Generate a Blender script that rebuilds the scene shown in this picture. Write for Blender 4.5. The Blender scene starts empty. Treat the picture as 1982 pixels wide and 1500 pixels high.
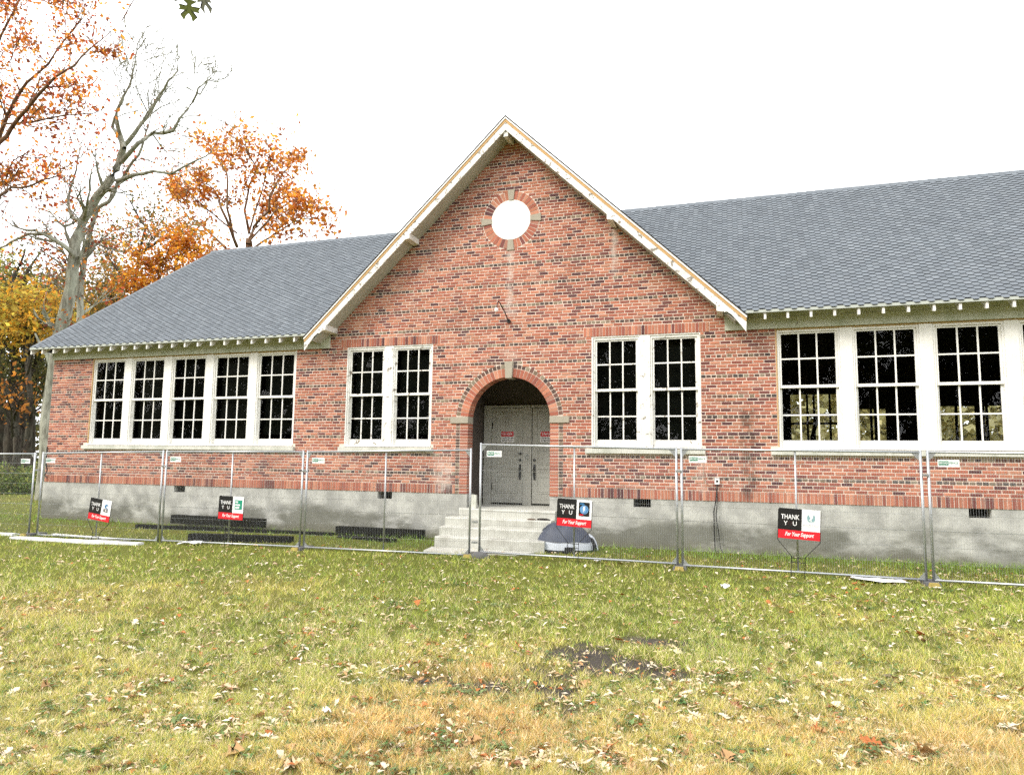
import bpy, math, random
import numpy as np
from mathutils import Vector, Matrix
random.seed(7)
RNG = np.random.default_rng(11)
SC = bpy.context.scene
COL = SC.collection
R = math.radians

# ---------------------------------------------------------------- camera, sky, sun, exposure
CAM = np.array([4.7416, -14.2603, 1.7648])
YAW, PIT, ROL, FPX = R(-18.117), R(6.097), R(0.742), 1336.74
FW = np.array([math.sin(YAW)*math.cos(PIT), math.cos(YAW)*math.cos(PIT), math.sin(PIT)])
_rt = np.array([math.cos(YAW), -math.sin(YAW), 0.0]); _up = np.cross(_rt, FW)
RT = _rt*math.cos(ROL)+_up*math.sin(ROL); UP = -_rt*math.sin(ROL)+_up*math.cos(ROL)
cd = bpy.data.cameras.new('camera'); cam = bpy.data.objects.new('camera', cd); COL.objects.link(cam)
cd.sensor_width = 36; cd.lens = FPX/1982*36; cd.clip_start = 0.05; cd.clip_end = 2000
M = Matrix.Identity(4)
for i in range(3):
    M[i][0], M[i][1], M[i][2], M[i][3] = RT[i], UP[i], -FW[i], CAM[i]
cam.matrix_world = M
SC.camera = cam
SC.cycles.use_denoising = False

SUN_DIR = Vector((-0.55, -0.62, 0.75)).normalized()      # towards the veiled sun
w = bpy.data.worlds.new('World'); SC.world = w; w.use_nodes = True
wn = w.node_tree.nodes; wl = w.node_tree.links
bg = wn['Background']; bg.inputs['Strength'].default_value = 0.12
sky = wn.new('ShaderNodeTexSky'); sky.sky_type = 'NISHITA'; sky.sun_disc = False
sky.sun_elevation = math.asin(SUN_DIR.z); sky.sun_rotation = math.atan2(SUN_DIR.x, SUN_DIR.y)
sky.air_density = 1.5; sky.dust_density = 6.0
mx = wn.new('ShaderNodeMix'); mx.data_type = 'RGBA'; mx.inputs['Factor'].default_value = 0.88   # thin even overcast
wl.new(sky.outputs['Color'], mx.inputs['A']); mx.inputs['B'].default_value = (8.3, 8.35, 8.5, 1)
wl.new(mx.outputs['Result'], bg.inputs['Color'])
sd = bpy.data.lights.new('sun', 'SUN'); sd.energy = 1.1; sd.angle = R(18); sd.color = (1.0, 0.95, 0.88)
so = bpy.data.objects.new('sun', sd); COL.objects.link(so)
so.rotation_euler = SUN_DIR.to_track_quat('Z', 'Y').to_euler(); so.location = (-20, -30, 30)
VS = SC.view_settings; VS.view_transform = 'Standard'; VS.look = 'None'; VS.gamma = 1; VS.use_curve_mapping = False
VS.exposure = 1.42

# ---------------------------------------------------------------- small helpers
G = 1.04            # top of the concrete foundation
CO = 0.0675         # one brick course
def ray(u, v):
    return FW*FPX + RT*(u-991) - UP*(v-750)
def at(u, v, y):                     # a point seen in the photograph, at depth y
    d = ray(u, v); return CAM + d*((y-CAM[1])/d[1])
def px(P):
    d = np.asarray(P)-CAM; z = d@FW
    return 991+FPX*(d@RT)/z, 750-FPX*(d@UP)/z
def sm(a, b, t):
    t = np.clip((t-a)/(b-a), 0, 1); return t*t*(3-2*t)
def vnoise(x, y, s, seed=0):
    x = np.asarray(x, float)/s+37.2; y = np.asarray(y, float)/s+11.7
    xi = np.floor(x).astype(np.int64); yi = np.floor(y).astype(np.int64); fx = x-xi; fy = y-yi
    def h(a, b):
        n = (a*374761393 + b*668265263 + seed*974634777) & 0x7fffffff
        n = ((n ^ (n >> 13))*1274126177) & 0x7fffffff
        return ((n ^ (n >> 16)) & 0xffff)/65535.0
    fx = fx*fx*(3-2*fx); fy = fy*fy*(3-2*fy)
    return (h(xi, yi)*(1-fx)+h(xi+1, yi)*fx)*(1-fy)+(h(xi, yi+1)*(1-fx)+h(xi+1, yi+1)*fx)*fy
def ground_z(x, y):
    x = np.asarray(x, float); y = np.asarray(y, float)
    z = -0.10*sm(0, 9, -x)*sm(0.4, 2.0, -y)+.055*sm(1.7, .3, -y)*sm(2.5, 1.0, y)*(1-sm(1.7, 1.3, np.abs(x)))
    z = z + 0.05*(vnoise(x, y, 2.6, 3)-.5)*sm(0.2, 1.2, -y) + 0.02*(vnoise(x, y, .5, 5)-.5)*sm(0.2, 1.2, -y)
    return z
WT = {}
def par(o, p):
    if p is not None:
        o.parent = p; o.matrix_parent_inverse = Matrix.Translation(-WT.get(p.name, Vector((0, 0, 0))))
def tag(o, label=None, cat=None, group=None, kind=None):
    if label: o['label'] = label
    if cat: o['category'] = cat
    if group: o['group'] = group
    if kind: o['kind'] = kind
    return o
def empty(name, loc, label=None, cat=None, group=None):
    o = bpy.data.objects.new(name, None); COL.objects.link(o); o.location = loc
    o.empty_display_size = .2
    WT[o.name] = Vector(loc); return tag(o, label, cat, group)
class MB:
    def __init__(s): s.v = []; s.f = []; s.c = []; s.m = []; s.cur = (1, 1, 1); s.mi = 0
    def add(s, vs, fs, col=None):
        n = len(s.v); s.v.extend([tuple(map(float, q)) for q in vs])
        for f in fs: s.f.append(tuple(i+n for i in f)); s.c.append(col or s.cur); s.m.append(s.mi)
    def box(s, x0, x1, y0, y1, z0, z1, col=None):
        s.add([(x0,y0,z0),(x1,y0,z0),(x1,y1,z0),(x0,y1,z0),(x0,y0,z1),(x1,y0,z1),(x1,y1,z1),(x0,y1,z1)],
              [(0,3,2,1),(4,5,6,7),(0,1,5,4),(1,2,6,5),(2,3,7,6),(3,0,4,7)], col); return s
    def prism(s, poly, y0, y1, col=None):          # polygon in x,z, pushed along y
        n = len(poly)
        a = sum(poly[i][0]*poly[(i+1)%n][1]-poly[(i+1)%n][0]*poly[i][1] for i in range(n))
        if a < 0: poly = poly[::-1]
        vs = [(p[0], y0, p[1]) for p in poly]+[(p[0], y1, p[1]) for p in poly]
        fs = [tuple(range(n)), tuple(range(2*n-1, n-1, -1))]+[(i, n+i, n+(i+1)%n, (i+1)%n) for i in range(n)]
        s.add(vs, fs, col); return s
    def hexa(s, b, t, col=None):                   # 4 bottom points, 4 top points
        s.add(list(b)+list(t), [(3,2,1,0),(4,5,6,7),(0,1,5,4),(1,2,6,5),(2,3,7,6),(3,0,4,7)], col); return s
    def tube(s, pts, rad, n=8, col=None, cap=True):
        pts = [np.array(p, float) for p in pts]
        rr = rad if hasattr(rad, '__len__') else [rad]*len(pts)
        base = len(s.v); up = np.array([0.31, 0.17, 0.93])
        for i, p in enumerate(pts):
            d = pts[min(i+1, len(pts)-1)]-pts[max(i-1, 0)]; d = d/(np.linalg.norm(d)+1e-9)
            a = np.cross(d, up)
            if np.linalg.norm(a) < .1: a = np.cross(d, (1, 0, 0))
            a /= np.linalg.norm(a); b = np.cross(d, a)
            for k in range(n):
                t = 2*math.pi*k/n; s.v.append(tuple(p+rr[i]*(math.cos(t)*a+math.sin(t)*b)))
        for i in range(len(pts)-1):
            for k in range(n):
                s.f.append((base+i*n+k, base+i*n+(k+1)%n, base+(i+1)*n+(k+1)%n, base+(i+1)*n+k)); s.c.append(col or s.cur); s.m.append(s.mi)
        if cap:
            s.f.append(tuple(base+k for k in range(n-1, -1, -1))); s.c.append(col or s.cur); s.m.append(s.mi)
            e = base+(len(pts)-1)*n
            s.f.append(tuple(e+k for k in range(n))); s.c.append(col or s.cur); s.m.append(s.mi)
        return s
    def mesh(s, name, mats, smooth=False, attr=False):
        me = bpy.data.meshes.new(name); me.from_pydata(s.v, [], s.f)
        for m in (mats if isinstance(mats, (list, tuple)) else [mats]): me.materials.append(m)
        if any(s.m): me.polygons.foreach_set('material_index', s.m)
        if smooth: me.polygons.foreach_set('use_smooth', [True]*len(s.f))
        if attr:
            a = me.attributes.new('Col', 'FLOAT_COLOR', 'FACE')
            a.data.foreach_set('color', np.array([(c[0], c[1], c[2], 1) for c in s.c], 'f').ravel())
        me.update(); return me
    def build(s, name, mats, parent=None, smooth=False, attr=False):
        return link(name, s.mesh(name, mats, smooth, attr), parent)
def link(name, me, parent=None, loc=None):
    o = bpy.data.objects.new(name, me); COL.objects.link(o)
    if loc is not None: o.location = loc
    par(o, parent); return o
def np_mesh(name, V, F, cols, mat, parent=None, smooth=False, dom='FACE'):
    """fast mesh from arrays: V (n,3), F (m,k) of one face size, one colour for each face"""
    me = bpy.data.meshes.new(name); m, k = F.shape
    me.vertices.add(len(V)); me.vertices.foreach_set('co', V.astype('f').ravel())
    me.loops.add(m*k); me.loops.foreach_set('vertex_index', F.astype('i').ravel())
    me.polygons.add(m); me.polygons.foreach_set('loop_start', np.arange(0, m*k, k, dtype='i'))
    if smooth: me.polygons.foreach_set('use_smooth', np.ones(m, bool))
    a = me.attributes.new('Col', 'FLOAT_COLOR', dom)
    a.data.foreach_set('color', np.concatenate([cols, np.ones((len(cols), 1))], 1).astype('f').ravel())
    me.materials.append(mat); me.update(); me.validate()
    return link(name, me, parent)
_curves = {}
def text_mesh(txt, size, shear=0.0, bold=0.0, spacing=1.0):
    c = bpy.data.curves.new('lettering', 'FONT'); c.body = txt; c.size = size; c.shear = shear; c.offset = bold
    c.space_character = spacing; c.align_x = 'CENTER'; c.align_y = 'CENTER'; c.resolution_u = 2
    o = bpy.data.objects.new('lettering', c); COL.objects.link(o)
    dg = bpy.context.evaluated_depsgraph_get(); me = bpy.data.meshes.new_from_object(o.evaluated_get(dg))
    bpy.data.objects.remove(o); bpy.data.curves.remove(c); return me
def lettering(txt, size, mtx, mat, parent, shear=0.0, bold=0.0, spacing=1.0, width=None):
    me = text_mesh(txt, size, shear, bold, spacing)
    if width:
        xs = [v.co.x for v in me.vertices]; k = width/(max(xs)-min(xs)); me.transform(Matrix.Diagonal((k, 1, 1, 1)))
    me.transform(mtx); me.materials.clear(); me.materials.append(mat)
    return link('lettering', me, parent)

# ---------------------------------------------------------------- materials
class NT:
    def __init__(s, name):
        s.m = bpy.data.materials.new(name); s.m.use_nodes = True; s.t = s.m.node_tree
        s.b = s.t.nodes['Principled BSDF']; s.pos = None
    def n(s, typ, **kw):
        o = s.t.nodes.new(typ)
        for k, v in kw.items(): setattr(o, k, v)
        return o
    def l(s, a, b): s.t.links.new(a, b)
    def P(s):
        if s.pos is None: s.pos = s.n('ShaderNodeNewGeometry').outputs['Position']
        return s.pos
    def mapped(s, sc):
        m = s.n('ShaderNodeMapping'); m.inputs['Scale'].default_value = sc; s.l(s.P(), m.inputs['Vector']); return m.outputs[0]
    def noise(s, scale, detail=4, rough=.55, vec=None, dist=0):
        o = s.n('ShaderNodeTexNoise'); o.inputs['Scale'].default_value = scale; o.inputs['Detail'].default_value = detail
        o.inputs['Roughness'].default_value = rough; o.inputs['Distortion'].default_value = dist
        s.l(vec if vec is not None else s.P(), o.inputs['Vector']); return o.outputs['Fac']
    def math(s, op, a, b=0.0, c=None):
        o = s.n('ShaderNodeMath', operation=op)
        for i, q in enumerate((a, b) if c is None else (a, b, c)):
            if isinstance(q, (int, float)): o.inputs[i].default_value = q
            else: s.l(q, o.inputs[i])
        return o.outputs[0]
    def rng(s, v, a, b, c=0., d=1., smooth=True):
        o = s.n('ShaderNodeMapRange'); o.interpolation_type = 'SMOOTHSTEP' if smooth else 'LINEAR'
        s.l(v, o.inputs['Value'])
        for k, q in zip(('From Min', 'From Max', 'To Min', 'To Max'), (a, b, c, d)): o.inputs[k].default_value = q
        return o.outputs['Result']
    def mix(s, f, a, b, blend='MIX'):
        o = s.n('ShaderNodeMix'); o.data_type = 'RGBA'; o.blend_type = blend
        for k, q in (('Factor', f), ('A', a), ('B', b)):
            i = o.inputs[k] if k == 'Factor' else [x for x in o.inputs if x.name == k and x.type == 'RGBA'][0]
            if isinstance(q, (int, float)): i.default_value = q
            elif isinstance(q, tuple): i.default_value = (q[0], q[1], q[2], 1)
            else: s.l(q, i)
        return [x for x in o.outputs if x.type == 'RGBA'][0]
    def attr(s):
        a = s.n('ShaderNodeAttribute'); a.attribute_name = 'Col'; return a.outputs['Color']
    def xyz(s):
        x = s.n('ShaderNodeSeparateXYZ'); s.l(s.P(), x.inputs[0]); return x.outputs
    def col(s, c):
        if isinstance(c, tuple): s.b.inputs['Base Color'].default_value = (c[0], c[1], c[2], 1)
        else: s.l(c, s.b.inputs['Base Color'])
    def bump(s, h, strength=.3, dist=.01):
        o = s.n('ShaderNodeBump'); o.inputs['Strength'].default_value = strength; o.inputs['Distance'].default_value = dist
        s.l(h, o.inputs['Height']); s.l(o.outputs[0], s.b.inputs['Normal'])
    def fin(s, rough=.8, spec=.3, metal=0.):
        s.b.inputs['Roughness'].default_value = rough; s.b.inputs['Specular IOR Level'].default_value = spec
        s.b.inputs['Metallic'].default_value = metal; return s.m
def simple(name, c, rough=.8, spec=.3, metal=0., var=.25, sc=6., bump=.0, fine=60.):
    t = NT(name); a = t.noise(sc, 5); b = t.noise(fine, 3)
    k = t.math('MULTIPLY_ADD', t.math('ADD', a, b), var, 1-var)
    g = t.n('ShaderNodeCombineColor')
    for i in range(3): t.l(t.math('MULTIPLY', k, c[i]), g.inputs[i])
    t.col(g.outputs[0])
    if bump: t.bump(b, bump, .004)
    return t.fin(rough, spec, metal)
def stains(t, base, soot=1.0):
    """soot below the eave end, lime runs below stone and brackets: marks with a shape of their own"""
    X = t.xyz(); x, z = X[0], X[2]; nz = t.noise(5, 5, .65); fine = t.noise(28, 3, .6)
    wob = t.math('MULTIPLY_ADD', t.noise(1.7, 2), .25, -.125)
    def run(cx, wd, z0, z1, f0, f1):
        d = t.math('ABSOLUTE', t.math('ADD', t.math('SUBTRACT', x, cx), wob))
        a = t.rng(d, wd, wd*.15); b = t.rng(z, z0, z0+f0); c = t.rng(z, z1, z1-f1)
        return t.math('MULTIPLY', t.math('MULTIPLY', a, b), t.math('MULTIPLY', c, t.rng(nz, .32, .6)))
    m = run(4.93, .2, .9, 3.35, .3, .7)
    base = t.mix(t.math('MULTIPLY', m, .6*soot), base, (.028, .026, .024))
    for (cx, wd, z0, z1, f0, f1, s_) in ((2.33, .10, 5.5, 7.0, .5, .1, .6), (0.0, .13, 4.9, 6.6, .5, .1, .5), (0.06, .28, 4.85, 5.4, .2, .2, .3),
                                       (-1.5, .34, 1.02, 2.0, .1, .5, .55), (4.05, .16, 1.1, 2.0, .2, .3, .3), (0.0, .25, 3.9, 4.3, .2, .2, .35)):
        base = t.mix(t.math('MULTIPLY', run(cx, wd, z0, z1, f0, f1), s_), base, (.62, .56, .50))
    grime = t.math('MULTIPLY', t.rng(t.noise(.9, 4), .45, .75), t.rng(fine, .3, .7))
    return t.mix(t.math('MULTIPLY', grime, .22), base, (.10, .075, .06))
def m_brick():
    t = NT('fired_brick'); c = t.attr(); n1 = t.noise(26, 4, .6); n2 = t.noise(160, 2)
    k = t.math('MULTIPLY_ADD', n1, .55, .58); k = t.math('MULTIPLY_ADD', n2, .4, t.math('SUBTRACT', k, .06))
    k = t.math('MULTIPLY', k, t.rng(t.noise(.55, 4, .6), .3, .7, .82, 1.12))
    c = t.mix(1.0, c, t.mix(k, (0, 0, 0), (1.25, 1.25, 1.25)), 'MULTIPLY')
    t.col(stains(t, c)); t.bump(t.noise(120, 4), .5, .004); return t.fin(.88, .25)
def m_mortar():
    t = NT('mortar'); n = t.noise(9, 5); f = t.noise(90, 3)
    c = t.mix(n, (.62, .50, .42), (.80, .68, .58)); c = t.mix(t.rng(f, .35, .9, 0, .35), c, (.45, .36, .30))
    t.col(stains(t, c)); t.bump(f, .5, .004); return t.fin(.95, .15)
def m_concrete():
    t = NT('old_concrete'); X = t.xyz(); z = X[2]; n = t.noise(2.2, 6, .6); f = t.noise(35, 4, .7); g = t.noise(150, 2)
    c = t.mix(t.rng(n, .3, .7), (.30, .30, .28), (.52, .52, .48)); c = t.mix(t.rng(f, .45, .8, 0, .5), c, (.24, .24, .21))
    st = t.noise(1.0, 5, .6, vec=t.mapped((.55, 1, 1.3)))
    damp = t.math('MULTIPLY', t.rng(t.math('ADD', z, t.math('MULTIPLY', st, -1.0)), .22, -.12), t.rng(st, .40, .55))
    c = t.mix(t.math('MULTIPLY', damp, .75), c, (.085, .085, .062))
    splash = t.rng(t.math('ADD', z, t.math('MULTIPLY', n, -.3)), .16, -.1)
    c = t.mix(t.math('MULTIPLY', splash, .55), c, (.12, .11, .07))
    line = t.n('ShaderNodeTexWave', wave_type='BANDS', bands_direction='Z'); line.inputs['Scale'].default_value = 1.9; line.inputs['Distortion'].default_value = .25
    t.l(t.P(), line.inputs['Vector']); lm = t.rng(line.outputs['Fac'], .04, .0)
    c = t.mix(t.math('MULTIPLY', lm, .07), c, (.16, .16, .14))
    t.col(c); t.bump(t.math('ADD', f, t.math('MULTIPLY', g, .4)), .5, .008); return t.fin(.9, .25)
def m_paint(name, c, dirt, amount=.3, peel=0., under=(.23, .20, .16)):
    t = NT(name); n = t.noise(2.5, 5, .6); s = t.noise(3, 4, .6, vec=t.mapped((6, 6, .7))); f = t.noise(40, 3)
    q = t.mix(t.math('MULTIPLY', t.rng(n, .42, .75), amount), c, dirt); q = t.mix(t.math('MULTIPLY', t.rng(s, .5, .8), amount*.8), q, dirt)
    if peel:
        p = t.noise(5, 6, .72, vec=t.mapped((1.6, 1.6, 1.6)), dist=.6); pm = t.rng(p, .70-peel, .715-peel); q = t.mix(pm, q, under)
        t.bump(t.math('MULTIPLY', pm, -1), .4, .004)
    t.col(q); return t.fin(.6, .35)
def m_shingle():
    t = NT('slate_blue_shingle'); c = t.attr(); n = t.noise(1.1, 4); f = t.noise(220, 2); h = t.noise(.35, 3, vec=t.mapped((1, .4, .4)))
    st = t.noise(1.6, 4, .6, vec=t.mapped((2.2, .25, .25))); k = t.math('ADD', t.math('MULTIPLY_ADD', n, .3, .72), t.math('MULTIPLY', st, .22)); k = t.math('MULTIPLY_ADD', f, .5, t.math('SUBTRACT', k, .22))
    c = t.mix(1.0, c, t.mix(k, (0, 0, 0), (1.15, 1.15, 1.15)), 'MULTIPLY')
    t.col(c); t.bump(f, .4, .003); return t.fin(.85, .3)
def m_attr(name, rough=.7, spec=.3, trans=0., var=.3):
    t = NT(name); c = t.attr(); n = t.noise(30, 3); k = t.math('MULTIPLY_ADD', n, var*2, 1-var)
    c = t.mix(1.0, c, t.mix(k, (0, 0, 0), (1, 1, 1)), 'MULTIPLY'); t.col(c); m = t.fin(rough, spec)
    if trans:
        tr = t.n('ShaderNodeBsdfTranslucent'); t.l(c, tr.inputs['Color']); ms = t.n('ShaderNodeMixShader'); ms.inputs[0].default_value = trans
        t.l(t.b.outputs[0], ms.inputs[1]); t.l(tr.outputs[0], ms.inputs[2]); t.l(ms.outputs[0], t.t.nodes['Material Output'].inputs[0])
    return m
def m_glass():
    t = NT('old_window_glass'); t.t.nodes.remove(t.b)
    fr = t.n('ShaderNodeFresnel'); fr.inputs['IOR'].default_value = 1.5
    bp = t.n('ShaderNodeBump'); bp.inputs['Strength'].default_value = .12; bp.inputs['Distance'].default_value = .02; t.l(t.noise(3.5, 2), bp.inputs['Height'])
    gl = t.n('ShaderNodeBsdfGlossy'); gl.inputs['Roughness'].default_value = .015; t.l(bp.outputs[0], gl.inputs['Normal'])
    tp = t.n('ShaderNodeBsdfTransparent'); tp.inputs['Color'].default_value = (.74, .78, .74, 1)
    ms = t.n('ShaderNodeMixShader'); t.l(fr.outputs[0], ms.inputs[0]); t.l(tp.outputs[0], ms.inputs[1]); t.l(gl.outputs[0], ms.inputs[2])
    t.l(ms.outputs[0], t.t.nodes['Material Output'].inputs[0]); return t.m
def m_bark(name, c1, c2, lich=(.33, .36, .28), la=.4):
    t = NT(name); n = t.noise(7, 5, .65, vec=t.mapped((1, 1, .22))); v = t.noise(1.3, 4)
    c = t.mix(t.rng(n, .35, .65), c1, c2); c = t.mix(t.math('MULTIPLY', t.rng(v, .45, .65), la), c, lich)
    t.col(c); t.bump(n, .8, .05); return t.fin(.95, .1)
BRICK, MORTAR, CONC = m_brick(), m_mortar(), m_concrete()
WHITE = m_paint('white_paint', (.82, .81, .77), (.55, .53, .46), .35)
WHITEW = m_paint('weathered_white_paint', (.80, .79, .75), (.48, .47, .40), .5, .10)
PEEL = m_paint('peeling_white_paint', (.80, .79, .76), (.42, .42, .36), .5, .125)
FRIEZE = m_paint('mildewed_white_paint', (.55, .57, .47), (.32, .36, .24), .75, .05)
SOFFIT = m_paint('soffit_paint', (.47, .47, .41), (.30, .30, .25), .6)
TAN = simple('bare_pine', (.52, .33, .15), .75, .25, var=.3, sc=9)
STONE = simple('cast_stone', (.36, .325, .26), .9, .2, var=.3, sc=12, bump=.3)
STEP = m_paint('pale_concrete_step', (.50, .50, .45), (.28, .27, .23), .7)
SHING = m_shingle()
FELT = simple('roof_felt', (.02, .02, .022), .8)
DRIP = simple('drip_edge_metal', (.42, .45, .41), .5, .4, var=.15)
GLASS = m_glass()
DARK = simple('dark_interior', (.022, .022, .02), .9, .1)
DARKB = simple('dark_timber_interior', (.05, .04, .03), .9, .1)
DOORP = m_paint('door_paint', (.46, .46, .41), (.28, .27, .23), .5)
BLACKM = simple('black_iron', (.012, .012, .013), .5, .4)
GALV = simple('galvanised_steel', (.42, .44, .45), .38, .5, .65, var=.2, sc=14)
LEAFM = m_attr('autumn_leaf', .6, .25, .6)
GRASSM = m_attr('grass_blade', .6, .2, .3)
LITTER = m_attr('dry_leaf', .6, .3, .15)
PLASTW = simple('white_plastic', (.82, .82, .82), .4, .4, var=.06)
PBLACK = simple('print_black', (.012, .012, .013), .4, .4, var=.1)
PRED = simple('print_red', (.62, .018, .03), .4, .4, var=.1)
PGREEN = simple('print_green', (.02, .20, .12), .4, .4, var=.1)

# ---------------------------------------------------------------- ground
def lawn_colour(x, y):
    """patchy autumn lawn: greener towards the school, straw and brown in the open"""
    n = vnoise(x, y, 1.5, 1)*.5+vnoise(x, y, .55, 2)*.3+vnoise(x, y, 4.0, 4)*.35
    dry = np.clip(.62*sm(-3.2, -10.0, y)+1.35*(n-.57)+.10*sm(0, 8, x)*sm(-2, -6, y), 0, 1)
    straw = vnoise(x, y, .9, 8)
    g = np.stack([.275+.09*straw, .315+.07*straw, .062+.015*straw], -1)
    o = np.stack([.39+.15*straw, .36+.11*straw, .09+.035*straw], -1)
    b = np.stack([.46+.14*straw, .29+.08*straw, .11+.03*straw], -1)
    k = sm(.18, .62, dry)[..., None]; k2 = (sm(.62, .95, dry)*.8)[..., None]
    return (g*(1-k)+o*k)*(1-k2)+b*k2
def dirt_mask(x, y):
    m = 0
    for cx, cy, rx, ry in ((3.45, -7.95, .72, .55), (3.9, -7.15, .42, .32), (2.95, -9.0, .6, .26), (3.1, -8.45, .4, .2), (4.15, -8.2, .35, .25), (3.6, -9.22, .16, .12), (2.3, -9.0, .25, .15)):
        d = np.hypot((x-cx)/rx, (y-cy)/ry)+(vnoise(x, y, .22, 9)-.5)*1.1+(vnoise(x, y, .07, 10)-.5)*.9
        m = np.maximum(m, sm(1.2, .45, d))
    return m
def axis(pts):
    out = []
    for a, b, st in pts: out += list(np.arange(a, b, st))
    return np.array(out)
gx = axis([(-400, -100, 50), (-100, -30, 10), (-30, -13, 1.5), (-13, 13, .14), (13, 30, 2), (30, 100, 10), (100, 401, 50)])
gy = axis([(-160, -40, 20), (-40, -15, 3), (-15, 1, .14), (1, 30, 3), (30, 100, 10), (100, 501, 50)])
GX, GY = np.meshgrid(gx, gy); nx, ny = len(gx), len(gy)
V = np.stack([GX.ravel(), GY.ravel(), ground_z(GX.ravel(), GY.ravel())], 1)
idx = np.arange(nx*ny).reshape(ny, nx)
F = np.stack([idx[:-1, :-1], idx[:-1, 1:], idx[1:, 1:], idx[1:, :-1]], -1).reshape(-1, 4)
fc = V; cc = lawn_colour(fc[:, 0], fc[:, 1])*.36
dm = dirt_mask(fc[:, 0], fc[:, 1])[:, None]; cc = cc*(1-dm)+np.array([.075, .065, .055])*dm
t = NT('lawn_soil'); n1 = t.noise(55, 5, .7); n2 = t.noise(9, 5, .6)
c = t.mix(1.0, t.attr(), t.mix(t.math('MULTIPLY_ADD', n1, 1.2, t.math('MULTIPLY', n2, .5)), (0, 0, 0), (1.1, 1.1, 1.1)), 'MULTIPLY')
t.col(c); t.bump(n1, .8, .03); SOIL = t.fin(.95, .1)
tag(np_mesh('ground', V, F, cc, SOIL, None, True, 'POINT'), 'autumn lawn with worn bare patches', 'lawn', kind='structure')

# ---------------------------------------------------------------- school building
school = empty('school_building', (0, 0, 0), 'single storey red brick school with tall central gable and grey shingled roof', 'building')
XW = 13.45; YB = 6.9; SL = .957; ZA = 9.36          # half width, back wall, gable slope, gable apex (top of roof)
EV, EZ, RY, RZ = -.42, 4.71, 3.3, 8.34              # eave y and z, ridge y and z
MS = (RZ-EZ)/(RY-EV)
def gab(z): return (ZA-.297-z)/SL                    # half width of gable brickwork at height z
wall_mb = MB()
ZT, ZS = 4.41, 2.06                                 # window head, window foot
WIN = [(-12.01, -5.48), (-4.06, -1.84), (1.84, 4.06), (5.48, 12.01)]
RI, RO, ZC = .94, 1.22, 2.66                        # arch
y0, y1 = .007, .32
xs = [-XW]+[v for a in WIN[:2] for v in a]+[-RI]
for a, b in ((-XW, -12.01), (-5.48, -4.06), (-1.84, -RI-.02), (RI+.02, 1.84), (4.06, 5.48), (12.01, XW)):
    wall_mb.prism([(a, G), (b, G), (b, ZT), (a, ZT)], y0, y1)
for a, b in WIN: wall_mb.prism([(a, G), (b, G), (b, ZS), (a, ZS)], y0, y1)
NA = 28
for k in range(NA):                                 # wall over the arch
    a0, a1 = math.pi*k/NA, math.pi*(k+1)/NA
    rw_ = RI+.02; p0 = (rw_*math.cos(a0), ZC+rw_*math.sin(a0)); p1 = (rw_*math.cos(a1), ZC+rw_*math.sin(a1))
    wall_mb.prism([p0, (p0[0], ZT), (p1[0], ZT), p1], y0, y1)
wall_mb.prism([(-gab(ZT), ZT), (gab(ZT), ZT), (0, ZA-.297)], y0, y1)
for s in (-1, 1):
    a, b = sorted((s*gab(ZT), s*XW)); wall_mb.prism([(a, ZT), (b, ZT), (b, 4.75), (a, 4.75) if s > 0 else (a, 4.75)], y0+.003, y1-.003)
brick_wall = wall_mb.build('brick_wall', MORTAR, school)

# --- bricks
PAL = [((.335, .122, .076), 27), ((.285, .096, .063), 21), ((.37, .150, .093), 16), ((.40, .185, .120), 9), ((.23, .078, .058), 12), ((.145, .054, .048), 12), ((.085, .038, .040), 7), ((.31, .145, .105), 7)]
HPAL = [((.085, .055, .045), 26), ((.13, .070, .055), 20), ((.055, .042, .040), 16), ((.17, .125, .085), 14), ((.24, .10, .07), 9), ((.21, .175, .125), 8), ((.30, .115, .075), 7)]
def pick(pal, r):
    cs = [p[0] for p in pal]; ws = [p[1] for p in pal]; c = r.choices(cs, ws)[0]; k = r.uniform(.88, 1.12)
    return tuple(q*k for q in c)
BR = random.Random(5)
bricks = []                                         # x0,x1,z0,z1,colour
J = .0165
HEAD = set(list(range(6, 55, 6))+[61+7*i for i in range(9)])
def subtract(iv, a, b):
    out = []
    for p, q in iv:
        if b <= p or a >= q: out.append((p, q)); continue
        if a > p: out.append((p, a))
        if b < q: out.append((b, q))
    return out
LINT = [(-4.24, -1.66), (1.66, 4.24)]; LZ = 54*CO   # soldier lintels
OZ, OR_ = 7.154, .667                               # round window
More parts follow.
